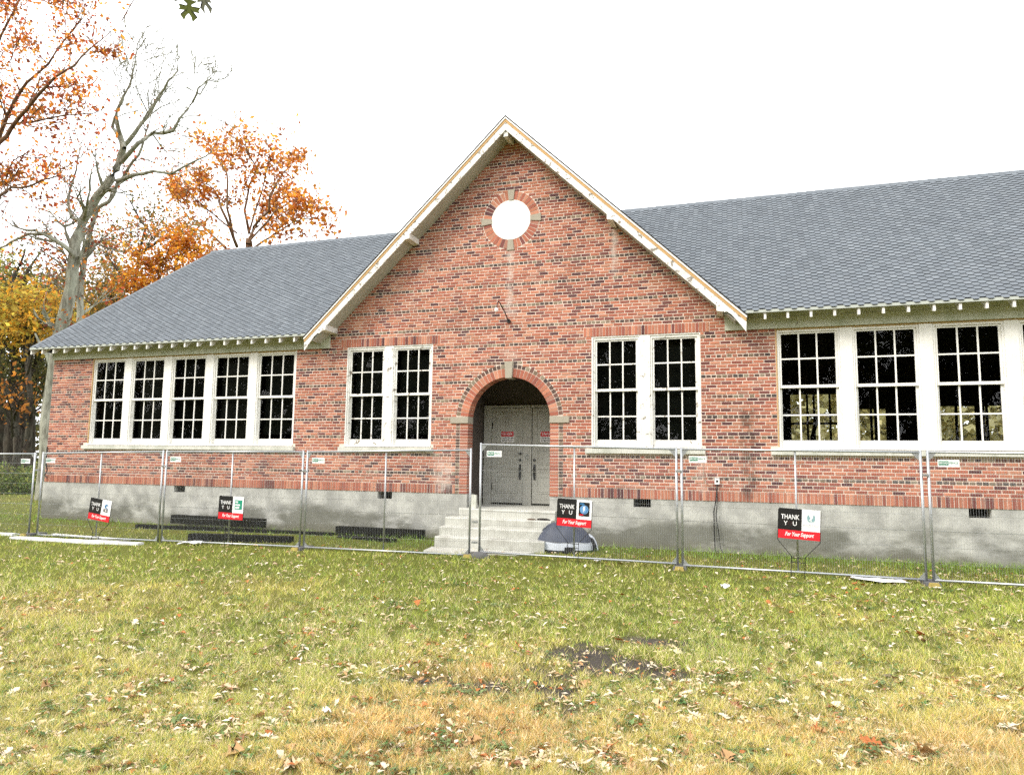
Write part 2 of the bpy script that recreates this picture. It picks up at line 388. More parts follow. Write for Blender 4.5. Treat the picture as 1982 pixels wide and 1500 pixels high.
for i in range(3, 120):
    z0 = G+i*CO; z1 = z0+CO; zm = (z0+z1)/2
    hw = XW if z1 < ZT+.02 else gab(zm)+.02
    if hw < .08: break
    if z1 >= ZT+.02: hw = min(hw, 5.0)
    iv = [(-hw, hw)]
    for a, b in WIN:
        if ZS-.02 < zm < ZT-.01: iv = subtract(iv, a, b)
    if 1.945 < zm < ZS+.06:
        for a, b in WIN: iv = subtract(iv, a-.13, b+.07)
    if ZT-.01 < zm < ZT+.205:
        for a, b in LINT: iv = subtract(iv, a, b)
    if zm < ZC+.09 and zm > ZC-.07: iv = subtract(iv, -1.36, 1.36)
    elif zm < ZC: iv = subtract(iv, -RO, RO)
    elif zm < ZC+RO:
        h = math.sqrt(max(0, RO**2-(zm-ZC)**2))+.004; iv = subtract(iv, -h, h)
    if 3.86 < zm < 3.95: iv = subtract(iv, -.10, .10)
    if abs(zm-OZ) < OR_:
        h = math.sqrt(OR_**2-(zm-OZ)**2)+.004; iv = subtract(iv, -h, h)
    hd = i in HEAD; B = .1015 if hd else .203; ph = (i % 2)*.1015+.02*((i*7) % 3)
    for a, b in iv:
        if b-a < .03: continue
        k = math.floor((a+ph)/B); cuts = [a]
        while True:
            k += 1; e = k*B-ph+BR.uniform(-.004, .004)
            if e >= b-.035: break
            if e > a+.035: cuts.append(e)
        cuts.append(b)
        for p, q in zip(cuts[:-1], cuts[1:]):
            edge = hd and BR.random() < .06
            bricks.append((p+J/2, q-J/2, z0+J/2, z1-J/2, pick(PAL if (not hd or edge) else HPAL, BR)))
for a, b in ((-XW, -RO), (RO, XW)):                 # soldier course on the foundation
    n = round((b-a)/CO); st = (b-a)/n; tone = None
    for k in range(n):
        if k % BR.randint(3, 6) == 0: tone = BR.choice([0, 0, 0, 1, 1, 2])
        c = pick([PAL[:4], PAL[1:6], PAL[4:]][tone or 0], BR)
        bricks.append((a+k*st+.005, a+(k+1)*st-.005, G+.004, G+3*CO-J/2, c))
def brick_geo(mb, x0, x1, z0, z1, yf, c, yb=.055, j=.003):
    e = j                                           # slightly eased front edge
    mb.add([(x0, yb, z0), (x1, yb, z0), (x1, yb, z1), (x0, yb, z1), (x0, yf+e, z0), (x1, yf+e, z0), (x1, yf+e, z1), (x0, yf+e, z1),
            (x0+e, yf, z0+e), (x1-e, yf, z0+e), (x1-e, yf, z1-e), (x0+e, yf, z1-e)],
           [(4,5,1,0),(5,6,2,1),(6,7,3,2),(7,4,0,3),(8,9,5,4),(9,10,6,5),(10,11,7,6),(11,8,4,7),(8,11,10,9)][:0] +
           [(0,1,5,4),(1,2,6,5),(2,3,7,6),(3,0,4,7),(4,5,9,8),(5,6,10,9),(6,7,11,10),(7,4,8,11),(8,9,10,11)], c)
def seen(P, m=4):
    u, v = px(P); return m < u < 1982-m and m < v < 1500-m
def size_key(b):
    P = np.array([(b[0]+b[1])/2, 0, (b[2]+b[3])/2]); d = np.linalg.norm(P-CAM)
    return (b[1]-b[0])*(b[3]-b[2])*abs((P-CAM)[1])/d**3 if seen(P) and not (P[2] < 2.0 and abs(P[0]) > 1.2 and P[2] > 1.9) else 0
full = [b for b in bricks if .178 < b[1]-b[0] < .195 and b[3]-b[2] < .07]
big = sorted(full, key=size_key, reverse=True)[:300]; bigset = set(id(b) for b in big)
rest = MB()
for b in bricks:
    if id(b) not in bigset: brick_geo(rest, b[0], b[1], b[2], b[3], BR.uniform(-.004, .003), b[4])
tag(rest.build('brickwork', BRICK, brick_wall, attr=True), kind='stuff')
tones = {}
for b in big:                                       # the 300 bricks that show largest, one object each
    base = min(range(len(PAL)), key=lambda k: sum((PAL[k][0][q]-b[4][q])**2 for q in range(3))); key = (base, BR.randint(0, 2))
    if key not in tones:
        mb = MB(); k = .9+.1*key[1]; wv = .0955-J/2+.0057
        brick_geo(mb, -(.203-J)/2, (.203-J)/2, -(CO-J)/2, (CO-J)/2, 0, tuple(q*k for q in PAL[base][0])); tones[key] = mb.mesh('brick', BRICK, attr=True)
    link('brick', tones[key], brick_wall, ((b[0]+b[1])/2, BR.uniform(-.004, .003), (b[2]+b[3])/2))

# --- soldier lintels over the paired windows
for a, b in LINT:
    lint = MB().prism([(a, ZT), (b, ZT), (b, ZT+3*CO), (a, ZT+3*CO)], .006, .03).build('lintel', MORTAR, school)
    n = 38; st = (b-a)/n
    for k in range(n):
        mb = MB(); c = pick(PAL[:4]+PAL[7:] if BR.random() < .8 else PAL[4:7], BR)
        brick_geo(mb, a+k*st+.005, a+(k+1)*st-.005, ZT+.004, ZT+3*CO-.006, BR.uniform(-.004, .002), c, .04)
        mb.build('soldier_brick', BRICK, lint, attr=True)
# --- entrance arch
arch = MB()
def ring_piece(mb, cx, cz, r0, r1, a0, a1, yf, yb, c=None):
    b = [(cx+r*math.cos(a), cz+r*math.sin(a)) for r, a in ((r0, a0), (r1, a0), (r1, a1), (r0, a1))]
    mb.prism(b, yf, yb, c)
for k in range(24):
    ring_piece(arch, 0, ZC, RI+.008, RO-.002, math.pi*k/24, math.pi*(k+1)/24, .006, .30)
for s in (-1, 1):
    a, b = sorted((s*(RI+.008), s*(RO-.002))); arch.prism([(a, G), (b, G), (b, ZC), (a, ZC)], .006, .30)
arch = arch.build('entrance_arch', MORTAR, school)
na = 38
for k in range(na):
    a0, a1 = math.pi*k/na+.006, math.pi*(k+1)/na-.006
    if abs((a0+a1)/2-math.pi/2) < .075 or min(a0, math.pi-a1) < .07: continue
    mb = MB(); ring_piece(mb, 0, ZC, RI, 1.125, a0, a1, BR.uniform(-.004, .002), .30, pick(PAL[:5]+PAL[7:], BR)); mb.build('arch_brick', BRICK, arch, attr=True)
    mb = MB(); ring_piece(mb, 0, ZC, 1.138, RO, a0+.002, a1-.002, BR.uniform(-.004, .002), .05, pick(HPAL, BR)); mb.build('arch_brick', BRICK, arch, attr=True)
nc = int((ZC-.06-G)/CO)
for s in (-1, 1):
    for k in range(nc):
        z0 = G+.004+k*CO; z1 = z0+CO-J
        a, b = sorted((s*RI, s*1.125)); mb = MB(); mb.box(a, b, BR.uniform(-.004, .002), .30, z0, z1, pick(PAL[:5]+PAL[7:] if k > 4 else PAL, BR)); mb.build('jamb_brick', BRICK, arch, attr=True)
        a, b = sorted((s*1.138, s*RO)); mb = MB(); mb.box(a, b, BR.uniform(-.004, .002), .05, z0, z1, pick(HPAL, BR)); mb.build('jamb_brick', BRICK, arch, attr=True)
    a, b = sorted((s*(RI-.006), s*1.355)); MB().box(a, b, -.03, .29, ZC-.065, ZC+.075).build('impost_stone', STONE, arch)
MB().prism([(-.072, 3.575), (.072, 3.575), (.096, 3.945), (-.096, 3.945)], -.035, .28).build('keystone', STONE, arch)
# --- round window in the gable
ring = MB()
for k in range(24): ring_piece(ring, 0, OZ, .46, OR_, 2*math.pi*k/24, 2*math.pi*(k+1)/24, .005, .03)
ring = ring.build('round_window', MORTAR, school)
for q in range(4):
    for k in range(9):
        a = math.pi/2*q+math.pi/4; span = math.pi/2-.24; a0 = a-span/2+span*k/9+.012; a1 = a-span/2+span*(k+1)/9-.012
        mb = MB(); ring_piece(mb, 0, OZ, .465, OR_-.008, a0, a1, BR.uniform(-.005, .001), .05, pick(PAL, BR)); mb.build('ring_brick', BRICK, ring, attr=True)
    c, s_ = math.cos(math.pi/2*q), math.sin(math.pi/2*q)
    P = [(.455, -.055), (.70, -.085), (.70, .085), (.455, .055)]
    MB().prism([(x*c-z*s_, OZ+x*s_+z*c) for x, z in P], -.02, .06).build('ring_stone', STONE, ring)
fr = MB()
for k in range(40): ring_piece(fr, 0, OZ, .425, .462, 2*math.pi*k/40, 2*math.pi*(k+1)/40, -.005, .09)
fr.build('frame', WHITE, ring)
MB().prism([(.43*math.cos(2*math.pi*k/40), OZ+.43*math.sin(2*math.pi*k/40)) for k in range(40)], -.001, .008).build('infill_panel', PLASTW, ring)

# --- foundation with vents
VENT = [(-8.98, -8.63), (-3.14, -2.77), (2.70, 3.05), (8.60, 8.95)]
fbs = [MB(), MB()]; FY = .014; x = -XW-.05
for a, b in VENT+[(XW+.05, None)]:
    for p, q in ((x, a),):
        if p < -RI < q: segs = [(p, -RI), (RI, q)] if q > RI else [(p, -RI)]
        elif p < RI and q > RI: segs = [(RI, q)]
        else: segs = [(p, q)]
        for s0, s1 in segs: fbs[s0+s1 > 0].box(s0, s1, FY, .36, -.4, G-.001)
    if b: fbs[a+b > 0].box(a, b, FY, .36, -.4, G-.165)
    x = b
foundation = fbs[0].build('foundation', CONC, school); fbs[1].build('foundation', CONC, school)
for a, b in VENT:
    vb = MB().box(a-.02, b+.02, .37, .39, G-.2, G+.01); o = vb.build('vent', DARK, foundation)
    gm = MB()
    for k in range(7): gm.box(a+.02+k*(b-a-.04)/6.5, a+.028+k*(b-a-.04)/6.5, .12, .13, G-.163, G-.002)
    gm.build('vent_grille', BLACKM, foundation)
# --- side and back walls, interior
MB().box(-XW+.001, -XW+.3, .33, YB, -.3, 4.75).build('side_wall', BRICK, school)
MB().box(XW-.3, XW-.001, .33, YB, -.3, 4.75).build('side_wall', BRICK, school)
RW = [(6.20, 7.75, 2.1, 3.78), (7.95, 8.9, 2.1, 3.34), (9.9, 11.6, 2.1, 3.40)]
bw = MB(); x = -XW
for a, b, p, q in RW+[(XW, None, 0, 0)]:
    bw.box(x, a, YB, YB+.3, -.3, 4.75)
    if b: bw.box(a, b, YB, YB+.3, -.3, p); bw.box(a, b, YB, YB+.3, q, 4.75)
    x = b
bw.build('back_wall', DARKB, school)
MB().box(-XW+.31, XW-.31, .37, YB-.01, .70, .74).build('floor', DARK, school)
MB().box(-XW+.31, XW-.31, .33, YB-.01, 4.50, 4.55).build('ceiling', DARK, school)
for xx in (-4.7, -1.35, 1.25, 4.7): MB().box(xx, xx+.1, .33, YB-.02, .745, 4.495).build('partition', DARK, school)
MB().box(-4.58, -1.36, 3.0, 3.1, .745, 4.49).build('partition', DARK, school); MB().box(1.36, 4.69, 3.0, 3.1, .745, 4.49).build('partition', DARK, school)
stud = MB()
for xx in (6.55, 6.72, 7.12, 7.32, 7.42, 8.12, 8.22, 8.28, 8.5, 8.56, 8.62, 8.68, 10.1, 10.55, 10.62, 10.7, 10.78, 11.2): stud.box(xx, xx+.05, 6.2, 6.29, .745, 4.495)
stud.box(6.0, 7.7, 6.1, 6.14, 2.86, 2.92); stud.box(6.0, 7.7, 6.1, 6.14, 3.12, 3.16)
stud.hexa([(6.15, 5.9, .75), (6.27, 5.9, .75), (6.27, 6.0, .75), (6.15, 6.0, .75)], [(6.75, 5.9, 3.1), (6.85, 5.9, 3.1), (6.85, 6.0, 3.1), (6.75, 6.0, 3.1)])
stud.build('stud_partition', DARKB, school)
# --- windows
def sash(mb, x0, x1, z0, z1, y, top, bot, zmid):
    st = .042; d = .035; mu = .014
    mb.box(x0, x0+st, y, y+d, z0, z1); mb.box(x1-st, x1, y, y+d, z0, z1)
    mb.box(x0+st, x1-st, y+.001, y+d-.001, z1-top, z1); mb.box(x0+st, x1-st, y+.001, y+d-.001, z0, z0+bot)
    gx0, gx1 = x0+st, x1-st; w3 = (gx1-gx0)/3; cells = []
    mb.box(gx0, gx1, y+.006, y+d-.006, zmid-mu, zmid+mu)
    for k in (1, 2):
        mb.box(gx0+k*w3-mu, gx0+k*w3+mu, y+.004, y+d-.004, z0+bot, zmid-mu); mb.box(gx0+k*w3-mu, gx0+k*w3+mu, y+.004, y+d-.004, zmid+mu, z1-top)
    for k in range(3):
        p = gx0+k*w3+(mu if k else 0)-.004; q = gx0+(k+1)*w3-(mu if k < 2 else 0)+.004
        cells += [(p, q, z0+bot-.004, zmid-mu+.004), (p, q, zmid+mu-.004, z1-top+.004)]
    return cells
def window(x0, x1, white):
    fm = MB(); zb, zt = 2.105, 4.385
    fm.box(x0-.03, x0+.004, .03, .16, zb, zt); fm.box(x1-.004, x1+.03, .03, .16, zb, zt); fm.box(x0-.03, x1+.03, .032, .158, zt-.05, zt+.02)
    wdw = fm.build('window', white, school)
    u = MB(); cu = sash(u, x0+.006, x1-.006, 3.245, 4.33, .055, .03, .055, 3.812); u.build('upper_sash', white, wdw)
    l = MB(); cl = sash(l, x0+.006, x1-.006, 2.108, 3.285, .098, .04, .128, 2.722); l.build('lower_sash', white, wdw)
    if x0 < 5: MB().box(x0+.02, x1-.02, .30, .305, 2.05+BR.choice([0, 0, .3]), 4.34).build('blind', BR.choice(BLINDS), wdw)
    for cells, y in ((cu, .072), (cl, .115)):
        for p, q, a, b in cells:
            t0, t1 = BR.uniform(-.004, .004), BR.uniform(-.004, .004)
            mb = MB(); mb.add([(p, y+t0, a), (q, y-t0, a), (q, y-t1, b), (p, y+t1, b)], [(0, 1, 2, 3)]); mb.build('pane', GLASS, wdw)
BLINDS = [simple('blind_%d' % k, c, .9, .1, var=.5, sc=3) for k, c in enumerate(((.030, .032, .028), (.018, .019, .017), (.045, .045, .040)))]
def group(x0, x1, n, sw, mw, white, jamb, side):
    x = x0+jamb
    MB().box(x0, x0+jamb-.032, .005, .2, 2.09, 4.405).build('jamb', TAN if side else white, school)
    MB().box(x1-jamb+.032, x1, .005, .2, 2.09, 4.405).build('jamb', white, school)
    MB().box(x0+jamb-.03, x1-jamb+.03, .012, .19, 4.386, 4.408).build('window_head', TAN if side else white, school)
    for k in range(n):
        window(x, x+sw, white); x += sw
        if k < n-1:
            MB().box(x+.032, x+mw-.032, .012, .17, 2.09, 4.385).build('mullion', white, school); x += mw
    MB().box(x0+.002, x1-.002, -.02, .15, 2.062, 2.102).build('window_board', white, school)
    sb = MB(); sb.hexa([(x0-.125, -.07, 1.955), (x1+.06, -.07, 1.955), (x1+.06, .2, 1.955), (x0-.125, .2, 1.955)], [(x0-.125, -.07, 2.045), (x1+.06, -.07, 2.045), (x1+.06, .2, 2.061), (x0-.125, .2, 2.061)])
    sb.build('window_sill', SILL, school)
SILL = m_paint('sill_stone', (.58, .58, .52), (.30, .32, .25), .7)
group(-12.01, -5.48, 5, 1.06, .28, WHITE, .055, 1)
group(5.48, 12.01, 5, 1.06, .28, WHITE, .055, 1)
group(-4.06, -1.84, 2, .915, .28, WHITEW, .055, 0)
group(1.84, 4.06, 2, .915, .28, WHITEW, .055, 0)
# --- entrance: vestibule, double door, steps
vb = MB(); vb.box(-1.25, 1.25, .365, 1.5, .60, .748); vb.build('landing', STEP, school)
VST = m_paint('vestibule_wall', (.10, .085, .075), (.04, .035, .03), .5)
vb = MB(); vb.box(-1.2, -1.12, .33, 1.56, .75, 3.9); vb.box(1.12, 1.2, .33, 1.56, .75, 3.9); vb.box(-1.12, 1.12, .33, 1.56, 3.72, 3.78); vb.box(-1.12, 1.12, 1.56, 1.6, .75, 3.72)
vb.build('vestibule_wall', VST, school)
MB().box(-1.1, 1.1, -.02, .364, .60, .747).build('threshold', STEP, school)
dz0, dz1, DY = .79, 3.03, 1.46
MB().box(-1.1, -.905, DY, DY+.08, .75, 3.1).box(.905, 1.1, DY, DY+.08, .75, 3.1).box(-.904, .904, DY+.002, DY+.078, 3.045, 3.1).box(-.105, .105, DY-.015, DY+.078, .75, 3.044).build('door_frame', DOORP, school)
for s in (-1, 1):
    a, b = (-.895, -.118) if s < 0 else (.118, .895)
    dm_ = MB(); dm_.box(a, b, DY+.012, DY+.06, dz0, dz1)
    door = dm_.build('door', DOORP, school)
    for (p, q, r_, t_) in ((a+.1, b-.1, 2.16, 2.93), (a+.12, b-.12, 1.70, 2.04), (a+.12, b-.12, 1.52, 1.62), (a+.12, b-.12, 1.02, 1.42)):
        pn = MB()
        for k in range(4):
            e = .022
            seg = [(p, q, t_-e, t_), (p, q, r_, r_+e), (p, p+e, r_+e, t_-e), (q-e, q, r_+e, t_-e)][k]
            pn.box(seg[0], seg[1], DY, DY+.011, seg[2], seg[3])
        pn.box(p+.05, q-.05, DY+.004, DY+.0115, r_+.045, t_-.045); pn.build('door_panel', DOORP, door)
    hx = b-.06 if s < 0 else a+.06
    MB().tube([(hx, DY-.01, 1.66), (hx, DY-.06, 1.62), (hx, DY-.06, 1.42), (hx, DY-.01, 1.36)], .014, 8).box(hx-.022, hx+.022, DY-.004, DY+.0116, 1.34, 1.70).build('door_handle', BLACKM, door)
    MB().tube([(hx, DY-.03, 1.80), (hx, DY+.011, 1.80)], .028, 12).build('lock', BLACKM, door)
    if s < 0: MB().box(hx-.03, hx+.035, DY-.03, DY+.0118, 1.93, 1.97).build('hasp', BLACKM, door)
    MB().box(a+.003 if s < 0 else b-.02, a+.02 if s < 0 else b-.003, DY-.006, DY+.0117, 2.55, 2.70).box(a+.003 if s < 0 else b-.02, a+.02 if s < 0 else b-.003, DY-.006, DY+.0117, 1.1, 1.25).build('hinge', BLACKM, door)
ang = [k*.6 for k in range(11)]
MB().tube([(.0+.045*math.cos(a), DY-.03, 1.87+.045*math.sin(a)) for a in ang], .008, 6, cap=False).build('padlock_chain', GALV, school)
for s in (-1, 1):
    cx = -.50 if s < 0 else .48
    sg = empty('danger_sign', (cx, DY-.004, 2.33), 'red and white danger notice on the %s door' % ('chained' if s < 0 else 'other'), 'sign')
    sg['label'] = 'red and white danger notice on the entrance door with the hasp' if s < 0 else 'red and white danger notice on the entrance door without a hasp'
    MB().box(cx-.16, cx+.16, DY-.004, DY+.003, 2.215, 2.475).build('plate', PLASTW, sg)
    MB().box(cx-.155, cx+.155, DY-.0055, DY-.0042, 2.355, 2.470).build('red_field', PRED, sg)
    TR = lambda x, z, y=DY-.0065: Matrix.Translation((x, y, z)) @ Matrix.Rotation(R(90), 4, 'X')
    lettering('DANGER', .08, TR(cx, 2.412), PLASTW, sg, bold=.001, width=.25)
    lettering('CONSTRUCTION AREA', .05, TR(cx, 2.315), PBLACK, sg, bold=.001, width=.28)
    lettering('KEEP OUT', .06, TR(cx, 2.255), PBLACK, sg, bold=.001, width=.26)
steps = empty('entrance_steps', (0, -.6, 0)); par(steps, school)
STP = [(-1.0, 1.13, -.28, .748), (-1.19, 1.13, -.58, .575), (-1.18, 1.15, -.88, .405), (-1.15, 1.15, -1.18, .235)]
for k, (a, b, yy, zz) in enumerate(STP):
    mb = MB(); yb = -.021 if k == 0 else STP[k-1][2]-.001
    e = .02
    mb.add([(a, yy, -.1), (b, yy, -.1), (b, yb, -.1), (a, yb, -.1), (a, yy, zz-e), (b, yy, zz-e), (a, yy+e*.7, zz), (b, yy+e*.7, zz), (b, yb, zz), (a, yb, zz)],
           [(0, 3, 2, 1), (0, 1, 5, 4), (4, 5, 7, 6), (6, 7, 8, 9), (1, 2, 8, 7, 5), (3, 0, 4, 6, 9), (2, 3, 9, 8)])
    mb.build('step', STEP, steps)
# --- roof
def roof_pt(x, s, lift=0.0):                       # point on the front slope, s metres up from the eave
    k = 1/math.hypot(1, MS); return (x, EV+s*k-lift*MS*k, EZ+s*MS*k+lift*k)
SLEN = (RY-EV)*math.hypot(1, MS); HX = 11.13; VX0 = (ZA-.02-EZ)/SL; VX1 = (ZA-.02-RZ)/SL; EX = 13.85
roof = MB()
for s in (-1, 1):
    P = [(s*EX, EV, EZ), (s*VX0, EV, EZ), (s*VX1, RY, RZ), (s*HX, RY, RZ)]
    if s > 0: P = P[::-1]
    roof.hexa([(x, y, z-.045) for x, y, z in P], P)
    P = [(s*EX, EV, EZ), (s*HX, RY, RZ), (s*EX, 2*RY-EV, EZ)]
    roof.add(P+[(x, y, z-.045) for x, y, z in P], [(0, 1, 2) if s > 0 else (0, 2, 1), (3, 5, 4) if s > 0 else (3, 4, 5)])
P = [(-EX, 2*RY-EV, EZ), (EX, 2*RY-EV, EZ), (HX, RY, RZ), (-HX, RY, RZ)]
roof.add(P+[(x, y, z-.045) for x, y, z in P], [(0, 1, 2, 3), (7, 6, 5, 4)])
ROOFM = simple('roof_deck', (.022, .025, .03), .9)
roof = roof.build('roof', [ROOFM], school)
GV = -.455                                          # verge of the gable roof
gr = MB()
for s in (-1, 1):
    P = [(0, ZA), (s*4.93, ZA-4.93*SL), (s*4.93-.0*s, ZA-4.93*SL-.05), (0, ZA-.062)]
    gr.prism(P, GV+.012, 4.6)
gr.build('gable_roof', ROOFM, roof)
# shingles: elongated hexagons, their lower edges proud
SPAL = [(.116, .132, .147), (.122, .138, .153), (.110, .126, .141), (.129, .145, .160), (.113, .128, .144)]
CSX, HF, HH = .114, .037, .063
def shingle_geo(mb, x, s, c, rel=False):
    l0, l1 = .018, .003
    pts = [(x-HF, s-HH, l0), (x+HF, s-HH, l0), (x+.072, s, (l0+l1)/2), (x+HF, s+HH*1.1, l1), (x-HF, s+HH*1.1, l1), (x-.072, s, (l0+l1)/2)]
    low = [(x-.072, s, 0), (x-HF, s-HH, 0), (x+HF, s-HH, 0), (x+.072, s, 0)]
    k = 1/math.hypot(1, MS)
    f = (lambda p: (p[0], p[1]*k-p[2]*MS*k, p[1]*MS*k+p[2]*k)) if rel else (lambda p: roof_pt(p[0], p[1], p[2]))
    mb.add([f(p) for p in pts+low], [(0, 1, 2, 3, 4, 5)], c); n_ = len(mb.v)-10
    for q in ((7, 8, 1, 0), (6, 7, 0, 5), (8, 9, 2, 1)): mb.f.append(tuple(n_+i for i in q)); mb.c.append((.02, .023, .028)); mb.m.append(0)  # dark cut edges, with the shadow line under each shingle put into their colour
sh = []
for s in (-1, 1):
    for i in range(int(2*EX/CSX)):
        x = -EX+i*CSX+.05; ax = s*x
        if ax < 1: continue
        for j in range(int(SLEN/.13)+2):
            ss = j*.13+(i % 2)*.065+.035; t_ = ss/SLEN
            if t_ > .992: continue
            if ax > EX+(HX-EX)*t_-.05 or ax < VX0+(VX1-VX0)*t_+.02: continue
            sh.append((x, ss))
def sk(q):
    P = np.array(roof_pt(*q)); return 1/np.linalg.norm(P-CAM) if seen(P) else 0
order = sorted(range(len(sh)), key=lambda k: sk(sh[k]), reverse=True); bigs = set(order[:300])
rest = MB(); SRN = random.Random(3); stone_tones = {}
for k, (x, s_) in enumerate(sh):
    c = SRN.choice(SPAL); kk = SRN.uniform(.88, 1.12); c = tuple(q*kk for q in c)
    if k in bigs:
        ci = SRN.randrange(len(SPAL))
        if ci not in stone_tones:
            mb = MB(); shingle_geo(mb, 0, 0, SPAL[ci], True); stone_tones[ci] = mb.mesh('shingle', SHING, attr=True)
        link('shingle', stone_tones[ci], roof, roof_pt(x, s_))
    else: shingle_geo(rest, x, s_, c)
tag(rest.build('shingles', SHING, roof, attr=True), kind='stuff')
for s in (-1, 1):                                   # ridge and hip caps
    x = VX1
    while x < HX:
        cap = MB(); cap.hexa([(s*x, RY-.10, RZ-.10), (s*(x+.2), RY-.10, RZ-.10), (s*(x+.2), RY+.1, RZ-.10), (s*x, RY+.1, RZ-.10)], [(s*x, RY-.008, RZ+.03), (s*(x+.2), RY-.008, RZ+.022), (s*(x+.2), RY+.008, RZ+.022), (s*x, RY+.008, RZ+.03)], SRN.choice(SPAL)); cap.build('ridge_cap', SHING, roof, attr=True); x += .2
    for k in range(24):
        a, b = k/24, (k+1)/24
        p = np.array([s*EX, EV, EZ]); q = np.array([s*HX, RY, RZ]); A = p+(q-p)*a; B_ = p+(q-p)*b
        o1 = np.array([-s*.10, 0, .012]); o2 = np.array([0, .10, .012]); u_ = np.array([0, 0, .03])
        cap = MB(); cap.add([A+o1, A+u_, A+o2, B_+o1, B_+u_, B_+o2], [(0, 1, 4, 3), (1, 2, 5, 4)], SRN.choice(SPAL)); cap.build('hip_cap', SHING, roof, attr=True)
for s in (-1, 1):                                   # eaves: drip edge, frieze, rafter tails
    a, b = sorted((s*EX, s*(VX0-.02)))
    MB().box(a, b, EV-.012, EV+.004, EZ-.05, EZ+.006).build('drip_edge', DRIP, roof)
    a, b = sorted((s*(XW+.03), s*4.54))
    MB().box(a, b, -.045, .008, 4.41, 4.635).build('frieze_board', FRIEZE, school)
    MB().box(a, b, -.028, .008, 4.637, 4.80 if 1 else 0).build('frieze_top_board', FRIEZE, school)
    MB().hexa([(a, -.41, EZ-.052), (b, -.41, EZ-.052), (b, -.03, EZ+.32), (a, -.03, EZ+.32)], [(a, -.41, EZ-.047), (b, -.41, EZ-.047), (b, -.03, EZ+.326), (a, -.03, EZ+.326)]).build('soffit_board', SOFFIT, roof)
    x = EX-.025
    while x > 5.05:
        c_ = s*x; mb = MB()
        prof = [(-.40, EZ-.055), (-.40, EZ-.175), (-.34, EZ-.165), (-.02, EZ+.10), (-.02, EZ+.31)]
        vs = [(c_-.022, p[0], p[1]) for p in prof]+[(c_+.022, p[0], p[1]) for p in prof]; n = len(prof)
        mb.add(vs, [tuple(range(n)), tuple(range(2*n-1, n-1, -1))]+[(i, n+i, n+(i+1) % n, (i+1) % n) for i in range(n)])
        mb.build('rafter_tail', WHITEW, school); x -= .4065
# verge boards of the gable
cs = 1/math.hypot(1, SL)
def verge(s, d0, d1, yf, yb, x_end, name, mat, parent, tail=None):
    za, zb = ZA-d0/cs, ZA-d1/cs                     # measured square to the slope
    P = [(0, za), (s*x_end, za-x_end*SL), (s*x_end, za-x_end*SL-(d1-d0)*1.0), (s*(x_end-.02), zb-(x_end-.02)*SL), (0, zb)]
    if tail:
        zl = lambda x: zb-x*SL
        P = [(0, za), (s*x_end, za-x_end*SL), (s*(x_end-.01), zl(x_end)-.015), (s*(x_end-.10), zl(x_end-.10)+.02), (s*(x_end-.26), zl(x_end-.26)+.07), (s*(x_end-.36), zl(x_end-.36)+.055), (s*(x_end-.40), zl(x_end-.40)), (0, zb)]
    MB().prism(P, yf, yb).build(name, mat, parent)
for s in (-1, 1):
    verge(s, -.012, .012, GV-.05, 4.6, 4.97, 'shingle_edge', FELT, roof)
    verge(s, .013, .045, GV-.045, GV+.01, 4.96, 'verge_trim', WHITE, roof)
    verge(s, .046, .098, GV-.03, GV+.011, 4.95, 'verge_fillet', TAN, roof)
    verge(s, .099, .228, GV-.02, GV+.012, 4.95, 'bargeboard', PEEL, roof, tail=True)
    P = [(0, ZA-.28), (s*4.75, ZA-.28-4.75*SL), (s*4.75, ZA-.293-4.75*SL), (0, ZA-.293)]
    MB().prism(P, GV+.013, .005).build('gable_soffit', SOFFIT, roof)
for x, w_ in ((0, .07), (-2.32, .065), (2.32, .065), (-4.42, .065), (4.46, .065)):
    zt = ZA-.295-abs(x)*SL
    if x == 0: P = [(-.05, zt-.05), (.05, zt-.05), (.05, zt-.16), (-.05, zt-.16)]
    else:
        s = 1 if x > 0 else -1
        P = [(x-s*.06, zt+.06*SL-.005), (x+s*.06, zt-.06*SL-.005), (x+s*.06, zt-.10), (x-s*.06, zt-.075)]
    MB().prism(P, GV-.06 if x else GV+.013, -.005).build('bracket', WHITEW, roof)

# ---------------------------------------------------------------- things fixed to the wall
lm = empty('gooseneck_lamp', (-.016, 0, 4.84), 'black gooseneck lamp arm with bare socket on the brick gable above the arch', 'lamp')
MB().tube([(-.016, -.004, 4.84), (-.016, -.03, 4.84)], .045, 12).build('base', BLACKM, lm)
MB().tube([(-.016, -.03, 4.84), (-.05, -.22, 5.02), (-.09, -.42, 5.17), (-.10, -.47, 5.185), (-.115, -.51, 5.14), (-.13, -.52, 5.02)], .012, 6).build('arm', BLACKM, lm)
MB().tube([(-.13, -.52, 5.03), (-.13, -.52, 4.99), (-.13, -.52, 4.95)], [.03, .045, .03], 10).build('socket', PLASTW, lm)
ob = empty('outlet_box', (4.34, 0, 1.43), 'white electrical box with hanging cords on the brickwork beside the soot stain', 'outlet box')
MB().box(4.295, 4.385, -.06, -.005, 1.37, 1.49).build('box', PLASTW, ob)
MB().box(4.32, 4.36, -.064, -.0605, 1.41, 1.45).build('socket', PBLACK, ob)
MB().tube([(4.34, -.05, 1.38), (4.33, -.05, 1.25), (4.31, -.04, 1.05), (4.27, -.03, .85), (4.27, -.04, .5), (4.28, -.05, .2), (4.29, -.07, .0)], .011, 6).build('cord', BLACKM, ob)
MB().tube([(4.34, -.05, 1.36), (4.34, -.06, 1.1), (4.31, -.05, .75), (4.36, -.06, .4), (4.38, -.08, .15), (4.46, -.18, .03), (4.75, -.25, .03)], .008, 6).build('cord', BLACKM, ob)
MB().tube([(4.30, -.05, 1.385), (4.2, -.03, 1.35), (4.1, -.02, 1.40), (4.08, -.02, 1.7), (4.08, -.02, 1.9)], .005, 5).build('wire', STONE, ob)
